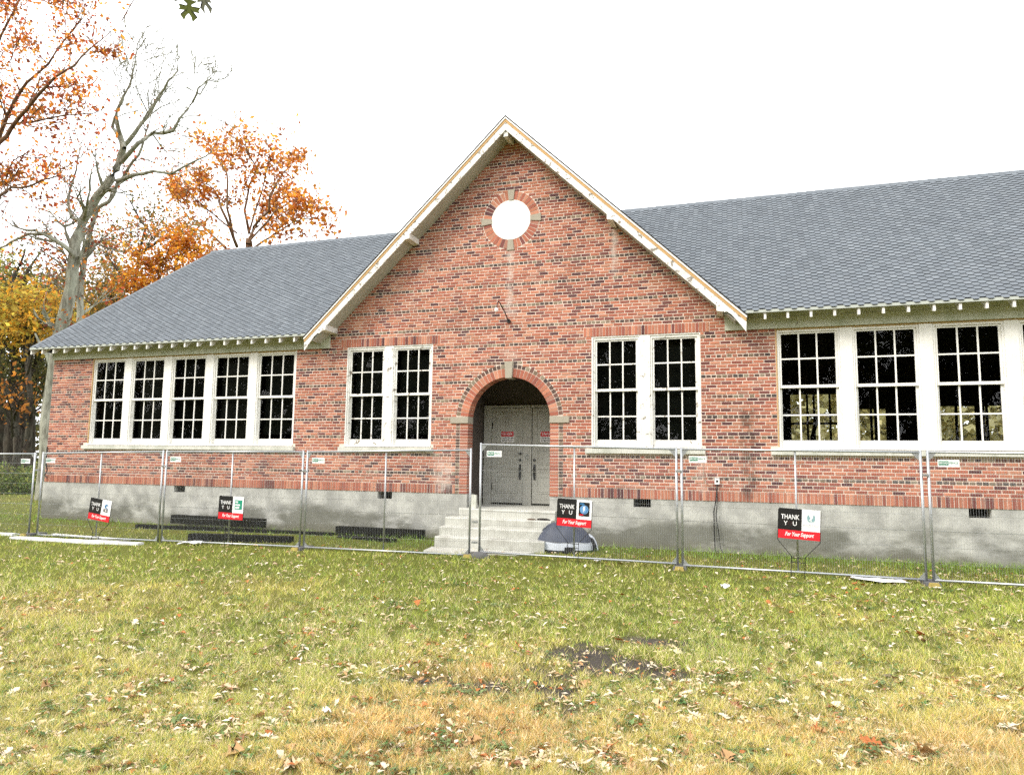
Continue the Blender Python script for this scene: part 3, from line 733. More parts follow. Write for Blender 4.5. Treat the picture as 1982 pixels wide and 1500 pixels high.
cb = MB().tube([(-13.40, -.03, 2.0), (-13.38, -.05, 1.6), (-13.30, -.06, 1.35), (-13.38, -.05, 1.22), (-13.3, -.05, 1.15)], .016, 6).build('loose_cable', BLACKM)
tag(cb, 'black cable hanging loose at the far brick corner of the school', 'cable')

# ---------------------------------------------------------------- temporary fence
FYL = -2.1
def gz(x, y): return float(ground_z(x, y))
def fence_panel(x0, x1, zt0, zt1, zb0, zb1, label, tag_side=1, mid=True):
    """one steel hire panel: frame tube, centre post, wire mesh, corner plates, maker's plate, clamp"""
    p = empty('mesh_fence', ((x0+x1)/2, FYL, 0), label, 'fence panel', 'temporary fence panels')
    zt = lambda x: zt0+(zt1-zt0)*(x-x0)/(x1-x0); zb = lambda x: zb0+(zb1-zb0)*(x-x0)/(x1-x0)
    for x, nm in ((x0, 'post'), (x1, 'post')):
        MB().tube([(x, FYL, gz(x, FYL)-.05), (x, FYL, zt(x)+.012)], .021, 10).build(nm, GALV, p, True)
    MB().tube([(x0, FYL, zt0-.02), (x1, FYL, zt1-.02)], .019, 10).build('top_rail', GALV, p, True)
    MB().tube([(x0, FYL, zb0), (x1, FYL, zb1)], .019, 10).build('bottom_rail', GALV, p, True)
    xm = (x0+x1)/2
    if mid: MB().tube([(xm, FYL+.012, zb(xm)), (xm, FYL+.012, zt(xm)-.02)], .0165, 8).build('centre_post', GALV, p, True)
    wm = MB(); x = x0+.03
    while x < x1-.02:
        wm.tube([(x, FYL, zb(x)), (x, FYL, zt(x)-.02)], .0014, 3, cap=False); x += .036
    for k in range(1, 8):
        f = k/8; wm.tube([(x0, FYL, zb0+(zt0-zb0)*f), (x1, FYL, zb1+(zt1-zb1)*f)], .0022 if k % 3 else .0042, 3, cap=False)
    tag(wm.build('wire_mesh', GALV, p), kind='stuff')
    for x, s in ((x0, 1), (x1, -1)):
        z = zt(x)-.035; MB().prism([(x+s*.018, z), (x+s*.12, z), (x+s*.018, z-.12)], FYL-.006, FYL+.001).build('corner_plate', GALV, p)
        z = zb(x)+.015; MB().prism([(x+s*.018, z), (x+s*.10, z), (x+s*.018, z+.10)], FYL-.006, FYL+.001).build('corner_plate', GALV, p)
    tx = x0+.125 if tag_side > 0 else x1-.125-.29; tz = zt(tx)-.19
    pl = MB().box(tx, tx+.29, FYL-.026, FYL-.021, tz-.055, tz+.055).build('name_plate', PLASTW, p)
    MB().box(tx+.012, tx+.145, FYL-.028, FYL-.0265, tz-.028, tz+.036).build('green_field', PGREEN, pl)
    T = lambda x, z, y: Matrix.Translation((x, y, z)) @ Matrix.Rotation(R(90), 4, 'X')
    lettering('BROAD', .045, T(tx+.078, tz+.005, FYL-.0295), PLASTW, pl, bold=.0008, width=.115)
    lettering('FENCE', .045, T(tx+.213, tz+.005, FYL-.0275), PGREEN, pl, bold=.0008, width=.115)
    return p
def clamp(x, z, parent):
    MB().box(x-.05, x+.05, FYL-.034, FYL+.034, z, z+.035).tube([(x, FYL-.05, z+.018), (x, FYL-.03, z+.018)], .012, 8).build('clamp', GALV, parent)
FP = []
for x0, x1, a, b, c, d, lb, ts in (
    (-14.7, -11.12, 1.78, 1.815, -.10, -.10, 'steel mesh fence panel standing beyond the school corner over white boards', -1),
    (-10.86, -7.30, 1.83, 1.90, -.08, -.05, 'steel mesh fence panel behind the sign with the blue emblem', 1),
    (-7.20, -3.70, 1.90, 1.92, -.04, 0., 'steel mesh fence panel behind the sign with the green square', 1),
    (-3.60, -.03, 1.92, 1.985, 0., .03, 'steel mesh fence panel ending at the entrance steps with no yard sign', 1),
    (.17, 3.735, 2.09, 2.03, .10, .09, 'taller standing steel mesh fence panel across the entrance door', 1),
    (3.82, 7.42, 2.03, 2.005, .07, .06, 'steel mesh fence panel behind the sign reading foundation', 1),
    (7.52, 11.1, 2.01, 1.98, .06, .07, 'steel mesh fence panel before the wide classroom windows past the paper litter', 1)):
    FP.append(fence_panel(x0, x1, a, b, c, d, lb, ts, True))
for i, x, z in ((1, -10.99, 1.4), (2, -7.25, 1.55), (3, -3.65, 1.5), (4, .07, .25), (4, .07, .62), (5, 3.778, 1.62), (6, 7.47, 1.62)): clamp(x, z, FP[i])
YEL = simple('yellow_rubber', (.36, .28, .08), .6, .3, var=.4, sc=30)
GREYR = simple('grey_rubber', (.10, .10, .105), .8, .2)
for x, lb in ((-3.65, 'fence block beside the green sign panel'), (.02, 'fence block at the entrance gap'), (3.78, 'fence block beside the foundation sign panel'), (7.47, 'fence block beside the paper litter'), (-10.99, 'fence block by the white boards')):
    z = gz(x, FYL)
    fb_ = empty('rubber_block', (x, FYL-.15, z), 'worn yellow ended rubber '+lb, 'fence foot', 'fence feet')
    mb = MB(); mb.hexa([(x-.12, FYL-.22, z-.02), (x+.12, FYL-.22, z-.02), (x+.12, FYL+.3, z-.02), (x-.12, FYL+.3, z-.02)], [(x-.10, FYL-.19, z+.05), (x+.10, FYL-.19, z+.05), (x+.10, FYL+.28, z+.05), (x-.10, FYL+.28, z+.05)]); mb.build('block', GREYR, fb_)
    mb = MB(); mb.hexa([(x-.085, FYL-.26, z-.02), (x+.085, FYL-.26, z-.02), (x+.085, FYL-.221, z-.02), (x-.085, FYL-.221, z-.02)], [(x-.06, FYL-.25, z+.06), (x+.06, FYL-.25, z+.06), (x+.06, FYL-.2, z+.06), (x-.06, FYL-.2, z+.06)]); mb.build('end_cap', YEL, fb_)
def blob(name, c, rx, ry, rz, mat, seed, parent=None, nu=18, nv=9, rough=.25, half=True):
    """a slumped sack or heap: half dome with lumps"""
    r = random.Random(seed); ph = [r.uniform(0, 6.3) for _ in range(6)]; mb = MB(); vs = []
    for j in range(nv+1):
        t_ = (math.pi/2)*j/nv
        for i in range(nu):
            a = 2*math.pi*i/nu; k = 1+rough*(math.sin(2*a+ph[0])*.4+math.sin(3*a+ph[1]+t_*2)*.35+math.sin(5*a+ph[2]-t_*3)*.25)
            vs.append((c[0]+rx*k*math.cos(a)*math.cos(t_)**.7, c[1]+ry*k*math.sin(a)*math.cos(t_)**.7, c[2]+rz*(math.sin(t_)+.06*math.sin(7*a+ph[3])*math.cos(t_))))
    fs = [(j*nu+i, j*nu+(i+1) % nu, (j+1)*nu+(i+1) % nu, (j+1)*nu+i) for j in range(nv) for i in range(nu)]
    mb.add(vs, fs); return mb.build(name, mat, parent, True)
tag(blob('sandbag', (.22, -2.22, gz(.22, -2.22)-.02), .17, .12, .13, simple('sandbag_cloth', (.10, .10, .10), .95), 4), 'small dark sandbag slumped on the fence foot at the entrance gap', 'sandbag')

# ---------------------------------------------------------------- yard signs
SY = -2.36
def yard_sign(bx, z0, tilt, label, logo, lean=0.0):
    """corrugated plastic board .61 x .47 on a bent wire frame; local x right, z up from the ground"""
    zg = gz(bx, SY); s = empty('yard_sign', (bx, SY, zg), label, 'yard sign', 'thank you signs along the fence')
    L = Matrix.Translation((bx, SY, zg)) @ Matrix.Rotation(tilt, 4, 'Y') @ Matrix.Rotation(lean, 4, 'X')
    W, H = .61, .47; b0 = z0; t0 = z0+H
    def put(mb, name, mat, smooth=False):
        me = mb.mesh(name, mat, smooth); me.transform(L); return link(name, me, s)
    put(MB().box(-W/2, W/2, -.004, .004, b0, t0), 'board', PLASTW)
    put(MB().box(-W/2, .035, -.0055, -.0042, b0+.135, t0), 'black_field', PBLACK)
    put(MB().box(-W/2, W/2, -.0055, -.0042, b0, b0+.1345), 'red_field', PRED)
    T = lambda x, z: L @ Matrix.Translation((x, -.0068, z)) @ Matrix.Rotation(R(90), 4, 'X')
    lettering('THANK', .105, T(-.135, b0+.335), PLASTW, s, bold=.0012, width=.27)
    lettering('Y', .095, T(-.20, b0+.235), PLASTW, s, bold=.001)
    lettering('O', .085, T(-.135, b0+.235), simple('dim_red_print', (.05, .02, .02), .5), s)
    lettering('U', .095, T(-.065, b0+.235), PLASTW, s, bold=.001)
    lettering('For Your Support', .085, T(0, b0+.072), PLASTW, s, shear=.35, bold=.0022, width=.42)
    fr_ = MB(); r_ = .006; w2 = .10
    for k in (-1, 1):
        fr_.tube([(k*(W/2+.004), 0, t0-.02), (k*(W/2+.004), 0, b0-.03), (k*w2, 0, b0-.27), (k*w2, 0, -.18)], r_, 6)
    for zz in (b0-.29, b0-.36): fr_.tube([(-w2, 0, zz), (w2, 0, zz)], r_, 6)
    put(fr_, 'wire_frame', BLACKM)
    cx, cz = .17, b0+.31
    def shape(poly, mat, y, name='emblem'):
        put(MB().prism([(cx+p[0], cz+p[1]) for p in poly], -.0055-y*.0011, -.0043-y*.0011), name, mat)
    disc = lambda x, z, rx, rz, n=20: [(x+rx*math.cos(2*math.pi*i/n), z+rz*math.sin(2*math.pi*i/n)) for i in range(n)]
    logo(shape, disc); return s
BLUE = simple('print_blue', (.04, .16, .33), .4, var=.1); LBLUE = simple('print_pale_blue', (.16, .33, .58), .4, var=.1); GREEN2 = simple('print_jade', (.02, .27, .17), .4, var=.1)
TEAL = simple('print_teal_grey', (.22, .36, .38), .4, var=.1); GREYP = simple('print_grey', (.55, .56, .57), .5, var=.1)
def logo_blue(sh_, d):
    sh_([(-.05, .035), (-.01, .075), (.04, .06), (.06, .03), (.01, .035), (-.01, .01), (.045, -.02), (.05, -.035), (-.02, -.02), (-.045, .0)], BLUE, 0)
    sh_([(-.065, -.10), (.055, -.10), (.055, -.035), (-.065, -.035)], PBLACK, 1); sh_([(-.03, -.08), (.025, -.08), (.025, -.055), (-.03, -.055)], PLASTW, 2)
def logo_green(sh_, d):
    sh_([(-.08, -.10), (.10, -.10), (.10, .09), (-.08, .09)], GREEN2, 0)
    for k, (w_, z) in enumerate(((.06, .035), (.115, -.025), (.10, -.08))): sh_([(-.065, z), (-.065+w_, z), (-.065+w_, z+.032), (-.065, z+.032)], PLASTW, 1, 'emblem_line')
def logo_disc(sh_, d):
    sh_([(-.095, -.12), (.085, -.12), (.095, -.11), (.095, .11), (.085, .12), (-.085, .12), (-.095, .11)], PBLACK, 0)
    sh_([(-.075, .075), (.0, .075), (.0, .105), (-.075, .105)], BLUE, 1); sh_(d(0, -.005, .076, .076), LBLUE, 1); sh_(d(0, -.005, .062, .062), BLUE, 2)
    sh_(d(-.005, -.005, .05, .055), LBLUE, 3); sh_([(-.012, .05), (.018, .05), (.008, .005), (.018, .0), (-.018, -.06), (-.006, -.012), (-.02, -.01)], PLASTW, 4)
    sh_([(-.08, -.105), (-.01, -.105), (-.01, -.085), (-.08, -.085)], PRED, 1)
def logo_hands(sh_, d):
    for k in (-1, 1):
        sh_([(k*.008, -.02), (k*.05, -.02), (k*.06, .03), (k*.052, .075), (k*.035, .08), (k*.02, .05), (k*.006, .03)], TEAL, 0)
    sh_([(-.035, -.005), (-.015, -.005), (.03, .04), (.022, .05)], PLASTW, 1); sh_([(-.04, -.025), (.04, -.025), (.03, -.035), (-.03, -.035)], TEAL, 0)
    for k in range(6): sh_([(-.115+k*.04, -.078), (-.085+k*.04, -.078), (-.085+k*.04, -.064), (-.115+k*.04, -.064)], GREYP, 0, 'emblem_line')
S1 = yard_sign(-8.79, .475, R(7), 'black red and white thank you sign with a blue emblem, tilted', logo_blue)
S2 = yard_sign(-5.22, .56, R(1.5), 'black red and white thank you sign with a green square emblem', logo_green)
S3 = yard_sign(1.98, .635, R(2.5), 'black red and white thank you sign with a framed blue disc emblem', logo_disc)
S4 = yard_sign(5.59, .605, R(3), 'black red and white thank you sign with teal hands and the word foundation', logo_hands)
_l = Matrix.Translation((5.59, SY, gz(5.59, SY))) @ Matrix.Rotation(R(3), 4, 'Y') @ Matrix.Translation((.172, -.0068, .605+.215)) @ Matrix.Rotation(R(90), 4, 'X')
lettering('FOUNDATION', .035, _l, GREYP, S4, width=.23)

# ---------------------------------------------------------------- things lying about
TAR = simple('tarred_timber', (.007, .007, .006), .85, .2, var=.5, sc=20, bump=.4)
def beam(name, x0, x1, y, z0, z1, w_, label, mat=TAR, skew=0.0, sag=0.0, cat='timber', group=None):
    mb = MB(); n = 12; vs = []
    for k in range(n+1):
        f = k/n; x = x0+(x1-x0)*f; yy = y+skew*(f-.5); dz = -sag*math.sin(math.pi*f)+random.uniform(-.004, .004)
        vs += [(x, yy-w_/2, z0+dz), (x, yy+w_/2, z0+dz), (x, yy+w_/2, z1+dz), (x, yy-w_/2, z1+dz)]
    fs = [(0, 1, 2, 3), (4*n+3, 4*n+2, 4*n+1, 4*n)]
    for k in range(n):
        for q in range(4): fs.append((4*k+q, 4*k+4+q, 4*k+4+(q+1) % 4, 4*k+(q+1) % 4))
    mb.add(vs, fs); return tag(mb.build(name, mat), label, cat, group)
TG = 'black timbers against the foundation'
beam('timber', -3.99, -1.82, -.26, -.03, .25, .16, 'short black timber lying against the foundation next to the steps', group=TG)
beam('timber', -9.3, -4.0, -.58, -.03, .115, .15, 'longest black timber on the grass along the foundation', skew=.3, group=TG)
beam('timber', -8.7, -5.95, -.27, .13, .335, .16, 'black timber propped highest against the foundation under the vent', skew=-.05, group=TG)
beam('timber', -6.75, -4.42, -1.55, -.08, .10, .2, 'black timber lying out on the grass behind the green square sign', skew=.35, group=TG)
beam('timber', -3.7, -2.2, -.75, -.03, .10, .12, 'thin black timber half hidden in grass before the short one', skew=-.2, group=TG)
WB = simple('white_board', (.72, .72, .74), .6, .3, var=.2)
beam('board', -10.75, -7.35, -2.62, -.13, -.055, .16, 'long white board lying under the blue emblem sign', WB, .25, cat='board', group='white boards')
beam('board', -14.2, -11.3, -2.35, -.12, -.05, .12, 'long white board under the fence panel beyond the school corner', WB, .1, cat='board', group='white boards')
beam('board', -10.6, -8.2, -1.95, -.11, -.065, .1, 'white board just behind the fence by the blue emblem sign', WB, -.1, cat='board', group='white boards')
def sheet(name, x, y, w_, h_, rz, lift, mat, label, cat, seed):
    r = random.Random(seed); n = 5; vs = []
    for j in range(n):
        for i in range(n):
            u_, v_ = (i/(n-1)-.5)*w_*(1+r.uniform(-.1, .1)), (j/(n-1)-.5)*h_*(1+r.uniform(-.1, .1))
            X = x+u_*math.cos(rz)-v_*math.sin(rz); Y = y+u_*math.sin(rz)+v_*math.cos(rz)
            vs.append((X, Y, gz(X, Y)+.03+lift*r.random()))
    mb = MB(); mb.add(vs, [(j*n+i, j*n+i+1, (j+1)*n+i+1, (j+1)*n+i) for j in range(n-1) for i in range(n-1)])
    o = mb.build(name, mat, None, True); md = o.modifiers.new('thick', 'SOLIDIFY'); md.thickness = .003; return tag(o, label, cat)
PAPER = simple('paper', (.78, .78, .80), .7, .2, var=.15)
sheet('paper_litter', 6.75, -2.25, .75, .28, .05, .04, PAPER, 'crumpled white sheet on the grass under the fence rail', 'litter', 1)
sheet('paper_litter', -6.2, -2.3, .5, .2, .1, .06, PAPER, 'torn white scrap by the black timber and fence rail', 'litter', 2)
sheet('paper_litter', 4.53, -3.83, .10, .10, .4, .07, PAPER, 'small white crumpled scrap alone on open lawn past the fence', 'litter', 3)
sheet('paper_litter', 2.03, -9.95, .055, .07, .8, .05, PAPER, 'tiny bright white scrap among brown grass and leaves', 'litter', 4)
sheet('paper_litter', 2.35, -2.0, .12, .1, .2, .04, PAPER, 'white scrap behind the blue disc sign', 'litter', 6)
# concrete path slab in front of the steps
sl = MB(); sl.add([(-1.1, -1.8, .03), (-.3, -1.98, .03), (.75, -1.7, .03), (1.0, -1.2, .03), (-1.2, -1.2, .03), (-1.1, -1.8, -.1), (-.3, -1.98, -.1), (.75, -1.7, -.1), (1.0, -1.2, -.1), (-1.2, -1.2, -.1)],
                  [(0, 1, 2, 3, 4), (5, 6, 1, 0), (6, 7, 2, 1), (7, 8, 3, 2), (9, 5, 0, 4), (8, 9, 4, 3)])
tag(sl.build('path_slab', STEP), 'pale concrete slab at the foot of the entrance steps', 'slab', kind='structure')
# collapsed pop-up shelter beside the steps
tent = empty('folded_shelter', (1.5, -.75, 0), 'slumped navy and silver pop-up shelter beside the entrance steps', 'tent')
NAVY = simple('navy_nylon', (.055, .065, .095), .55, .4, var=.4, sc=5); SILV = simple('silver_nylon', (.52, .56, .62), .5, .4, var=.35, sc=6); BLKN = simple('black_nylon', (.015, .016, .02), .6, .3)
def dome_band(t0, t1, name, mat, cx=1.42, cy=-.78, rx=.56, ry=.33, rz=.56, a0=0, a1=2*math.pi, n=36, m=5, wav=.0):
    mb = MB(); vs = []
    for j in range(m+1):
        t_ = t0+(t1-t0)*j/m
        for i in range(n+1):
            a = a0+(a1-a0)*i/n; k = 1+.05*math.sin(3*a+1)+.03*abs(math.sin(4.5*a+1.0))+.02*math.sin(14*a)
            vs.append((cx+rx*k*math.cos(a)*math.cos(t_)**.75, cy+ry*k*math.sin(a)*math.cos(t_)**.75, rz*math.sin(t_)*(1+.05*math.sin(5*a))+wav*math.sin(4*a)*math.cos(t_)))
    mb.add(vs, [(j*(n+1)+i, j*(n+1)+i+1, (j+1)*(n+1)+i+1, (j+1)*(n+1)+i) for j in range(m) for i in range(n)])
    return mb.build(name, mat, tent, True)
dome_band(-.12, .14, 'hem', BLKN, rx=.574, ry=.344); dome_band(.12, .44, 'silver_band', SILV, rx=.57, ry=.34); dome_band(.41, 1.565, 'canopy', NAVY, rx=.573, ry=.343)
dome_band(.0, 1.5, 'side_panel', SILV, cx=1.82, cy=-.62, rx=.26, ry=.22, rz=.36); dome_band(.1, 1.0, 'side_stripe', BLKN, cx=1.83, cy=-.63, rx=.27, ry=.23, rz=.37, a0=-.9, a1=-.3, n=6)
MB().tube([(1.42+.60*math.cos(a), -.80, .56*math.sin(a)) for a in np.linspace(0, math.pi, 16)], .008, 6).build('pole', BLKN, tent)
MB().box(1.55, 1.75, -1.16, -1.10, .02, .14).build('buckle', BLKN, tent)
tag(MB().hexa([(-.80, -.16, .75), (-.66, -.16, .75), (-.66, -.05, .75), (-.80, -.05, .75)], [(-.79, -.13, 1.04), (-.67, -.13, 1.03), (-.67, -.06, 1.03), (-.79, -.06, 1.04)]).build('concrete_block', SILL), 'upright pale block standing on the landing at the arch jamb', 'block')
CLOTH = simple('dark_cloth', (.02, .016, .014), .9, .2)
tag(blob('cloth_scrap', (.92, -.42, .572), .13, .06, .045, CLOTH, 8), 'larger dark crumpled cloth on the second entrance step', 'cloth')
tag(blob('cloth_scrap', (.68, -.43, .572), .10, .05, .03, simple('brown_cloth', (.09, .06, .04), .9, .2), 9), 'smaller brown crumpled scrap on the second entrance step', 'cloth')

# ---------------------------------------------------------------- grass and litter
def blades(n, name, seed, hmul=1.0):
    r = np.random.default_rng(seed); keep = []; tot = 0
    # even cover over the picture: sample the photograph's lawn, cast to the ground
    out_x, out_y = [], []
    while tot < n:
        u = r.uniform(-60, 2042, n); v = 880+(r.random(n)**.62)*(1560-880)
        d = FW[None]*FPX+RT[None]*(u-991)[:, None]-UP[None]*(v-750)[:, None]
        t_ = np.where(d[:, 2] < -1e-3, -(CAM[2])/d[:, 2], -1)
        x = CAM[0]+d[:, 0]*t_; y = CAM[1]+d[:, 1]*t_
        ok = (t_ > 0) & (y < -.02+0*x) & (y > -13) | ((t_ > 0) & (x < -XW-.1) & (y < 16))
        ok &= ~((np.abs(x) < 1.32) & (y > -1.2) & (y < .1)); ok &= (y < 40)
        ok &= r.random(n) > dirt_mask(x, y)*.9; cl = sm(.28, .62, vnoise(x, y, .10, 31)*.6+vnoise(x, y, .035, 32)*.4); ok &= r.random(n) < .22+.78*cl
        ok &= ~((x > -1.4) & (x < 1.0) & (y > -1.95) & (y < -1.2) & (r.random(n) < .93))
        x, y = x[ok], y[ok]; out_x.append(x); out_y.append(y); tot += len(x)
    x = np.concatenate(out_x)[:n]; y = np.concatenate(out_y)[:n]
    clump = r.normal(0, .012, n); x = x+clump; z = ground_z(x, y)
    dist = np.hypot(x-CAM[0], y-CAM[1])
    cl = sm(.28, .62, vnoise(x, y, .10, 31)*.6+vnoise(x, y, .035, 32)*.4); long = sm(.55, .85, vnoise(x, y, .8, 21)); wallside = sm(-1.5, -.15, y)*(y < 0.1)*(.45+.9*vnoise(x, y, .6, 41))+1.6*np.exp(-((x-4.0)**2/.12+(y+.5)**2/.1))+1.0*np.exp(-((x+2.0)**2/.3+(y+.9)**2/.3))
    h = (.024+.034*r.random(n)+.045*long*r.random(n)+.075*wallside*r.random(n))*(.55+.75*cl)
    wdt = np.maximum(.0028+.003*r.random(n), dist/690*.48)
    a = r.uniform(0, 2*np.pi, n); lean = r.uniform(.2, 1.5, n)*h
    dx, dy = np.cos(a), np.sin(a); qx, qy = -dy*wdt/2, dx*wdt/2
    b = r.uniform(0, 2*np.pi, n); qx, qy = np.cos(b)*wdt/2, np.sin(b)*wdt/2
    V = np.empty((n, 3, 3)); V[:, 0] = np.stack([x-qx, y-qy, z-.004], 1); V[:, 1] = np.stack([x+qx, y+qy, z-.004], 1)
    V[:, 2] = np.stack([x+dx*lean, y+dy*lean, z+h], 1)
    c = lawn_colour(x+r.normal(0, .12, n), y+r.normal(0, .12, n)); k = r.random(n)
    dead = (r.random(n) < .14+.20*sm(-3, -10, y)); c[dead] = np.array([.66, .55, .34])*(.6+.5*k[dead, None])
    fresh = (r.random(n) < .16) & ~dead; c[fresh] = np.array([.13, .24, .05])*(.7+.6*k[fresh, None])
    ws = wallside > .3; c[ws] = c[ws]*.35+np.array([.11, .24, .03])*.65
    c *= 1.12*((.55+1.15*r.random(n)**1.3)*(.7+.5*cl))[:, None]
    return tag(np_mesh(name, V.reshape(-1, 3), np.arange(3*n).reshape(n, 3), c, GRASSM), 'short patchy autumn grass with dry straw', 'grass', kind='stuff')
blades(430000, 'grass', 1)
def leaf_outline(seed):
    r = random.Random(seed); pts = []; nl = r.choice([3, 4, 5])
    # a lobed outline, tip up, unit length
    side = []
    for k in range(nl):
        t_ = .12+.75*k/nl; w_ = (.42*math.sin(math.pi*(t_*.85+.1)))*r.uniform(.7, 1.15)
        side += [(w_*.35, t_), (w_, t_+.10)]
    right = [(.0, -.25)]+[(.03, 0)]+side+[(0, 1.0)]; left = [(-p[0]*r.uniform(.8, 1.1), p[1]+r.uniform(-.04, .04)) for p in side[::-1]]+[(-.03, 0)]
    return right, left
def leaf_mesh(name, seed, col, mat, curl):
    r = random.Random(seed); right, left = leaf_outline(seed); mb = MB(); pts = right+left
    fold = r.uniform(.3, 1.0)*curl; bend = r.uniform(.4, 1.2)*curl
    f = lambda p: (p[0]*(1-.25*fold*abs(p[0])), p[1]-.45, abs(p[0])*fold*.8+bend*.45*(p[1]-.45)**2+.05*math.sin(9*p[1]+seed))
    mid = [(0, t_) for t_ in (0, .33, .66)]; n = len(pts); vs = [f(p) for p in pts]+[f((0, .4))]
    mb.add(vs, [(i, (i+1) % n, n) for i in range(n)], col); return mb.mesh(name, mat, True, True)
LC = [((.60, .46, .29), 'pale tan'), ((.74, .65, .50), 'bleached cream'), ((.42, .25, .11), 'brown'), ((.42, .13, .035), 'rust orange'), ((.28, .12, .06), 'dark russet')]
LMESH = {(k, j): leaf_mesh('fallen_leaf', 10*k+j, LC[k][0], LITTER, .5+.25*j) for k in range(len(LC)) for j in range(3)}
LR = np.random.default_rng(77)
def lawn_points(n, vmin=1075, vmax=1500, p=.8):
    u = LR.uniform(-40, 2020, n); v = vmin+(LR.random(n)**p)*(vmax-vmin)
    d = FW[None]*FPX+RT[None]*(u-991)[:, None]-UP[None]*(v-750)[:, None]; t_ = -CAM[2]/d[:, 2]
    return CAM[0]+d[:, 0]*t_, CAM[1]+d[:, 1]*t_
def drifted(n, *a):
    x, y = lawn_points(4*n, *a); k = vnoise(x, y, .75, 51)*.6+vnoise(x, y, .25, 52)*.4; i = np.argsort(-(k+LR.normal(0, .34, len(k))))[:n]; i = LR.permutation(i)
    return x[i], y[i]
lx, ly = drifted(300, 1120, 1505, .75)
lrnd = random.Random(6)
for k in range(300):
    ci = lrnd.choices(range(5), [44, 26, 14, 10, 6])[0]
    o = link('fallen_leaf', LMESH[(ci, lrnd.randrange(3))], None, (lx[k], ly[k], float(ground_z(lx[k], ly[k]))+.022))
    sc = lrnd.uniform(.07, .13)*(1.25 if ci in (2, 3) else 1.0); o.scale = (sc*lrnd.uniform(.7, 1.1), sc, sc)
    o.rotation_euler = (lrnd.uniform(-.5, .5), lrnd.uniform(-.5, .5), lrnd.uniform(0, 6.28))
    tag(o, '%s curled dry leaf lying on the open lawn' % LC[ci][1], 'leaf', 'fallen %s leaves on the lawn' % LC[ci][1])
def litter(n, name, size, seed, pts):
    r = np.random.default_rng(seed); x, y = pts
    z = ground_z(x, y)+.012+.02*r.random(n); s = size*(.6+.8*r.random(n)); a = r.uniform(0, 6.28, n); tl = r.normal(0, .45, n); fo = r.uniform(.1, .6, n)
    dx, dy = np.cos(a), np.sin(a); V = np.empty((n, 4, 3))
    V[:, 0] = np.stack([x-dx*s, y-dy*s, z-tl*s*.5], 1); V[:, 2] = np.stack([x+dx*s, y+dy*s, z+tl*s*.5], 1)
    wv = s*r.uniform(.25, .6, n)
    V[:, 1] = np.stack([x-dy*wv, y+dx*wv, z+fo*s], 1); V[:, 3] = np.stack([x+dy*wv, y-dx*wv, z+fo*s*.6], 1)
    F_ = np.concatenate([np.stack([4*np.arange(n), 4*np.arange(n)+1, 4*np.arange(n)+2], 1), np.stack([4*np.arange(n), 4*np.arange(n)+2, 4*np.arange(n)+3], 1)])
    pal = np.array([c[0] for c in LC]); ci = r.choice(5, n, p=[.44, .30, .13, .08, .05]); c = pal[ci]*(.75+.5*r.random(n))[:, None]
    return tag(np_mesh(name, V.reshape(-1, 3), F_, np.concatenate([c, c]), LITTER), 'small dry leaves and fragments scattered through the grass', 'leaf litter', kind='stuff')
n = 8000; pts = drifted(n, 1050, 1500, .8); dd = np.hypot(pts[0]-CAM[0], pts[1]-CAM[1])
litter(n, 'leaf_litter', .015+.0019*dd, 5, pts)
# low broad-leaved weeds
def weeds():
    r = np.random.default_rng(8); cs = []
    cx, cy = lawn_points(620, 1075, 1500, .75); V = []; C = []
    for a, b in zip(cx, cy):
        if dirt_mask(a, b) > .6: continue
        k = r.integers(8, 26); rad = r.uniform(.04, .16); g = r.random()
        for _ in range(k):
            x = a+r.normal(0, rad); y = b+r.normal(0, rad*.8); z = float(ground_z(x, y))+.012+.02*r.random(); s = r.uniform(.011, .028); an = r.uniform(0, 6.28); t_ = r.normal(0, .5)
            dx, dy = math.cos(an)*s, math.sin(an)*s
            V += [(x-dx, y-dy, z), (x+dy*.55, y-dx*.55, z+.3*s), (x+dx, y+dy, z+t_*s), (x-dy*.55, y+dx*.55, z+.3*s)]
            C.append(np.array([.08+.14*g, .17+.10*g, .045+.07*g])*r.uniform(.6, 1.4))
    V = np.array(V); n = len(C); return tag(np_mesh('weeds', V, np.arange(4*n).reshape(n, 4), np.array(C), GRASSM), 'low broad leaved weeds in the lawn', 'weeds', kind='stuff')
weeds()

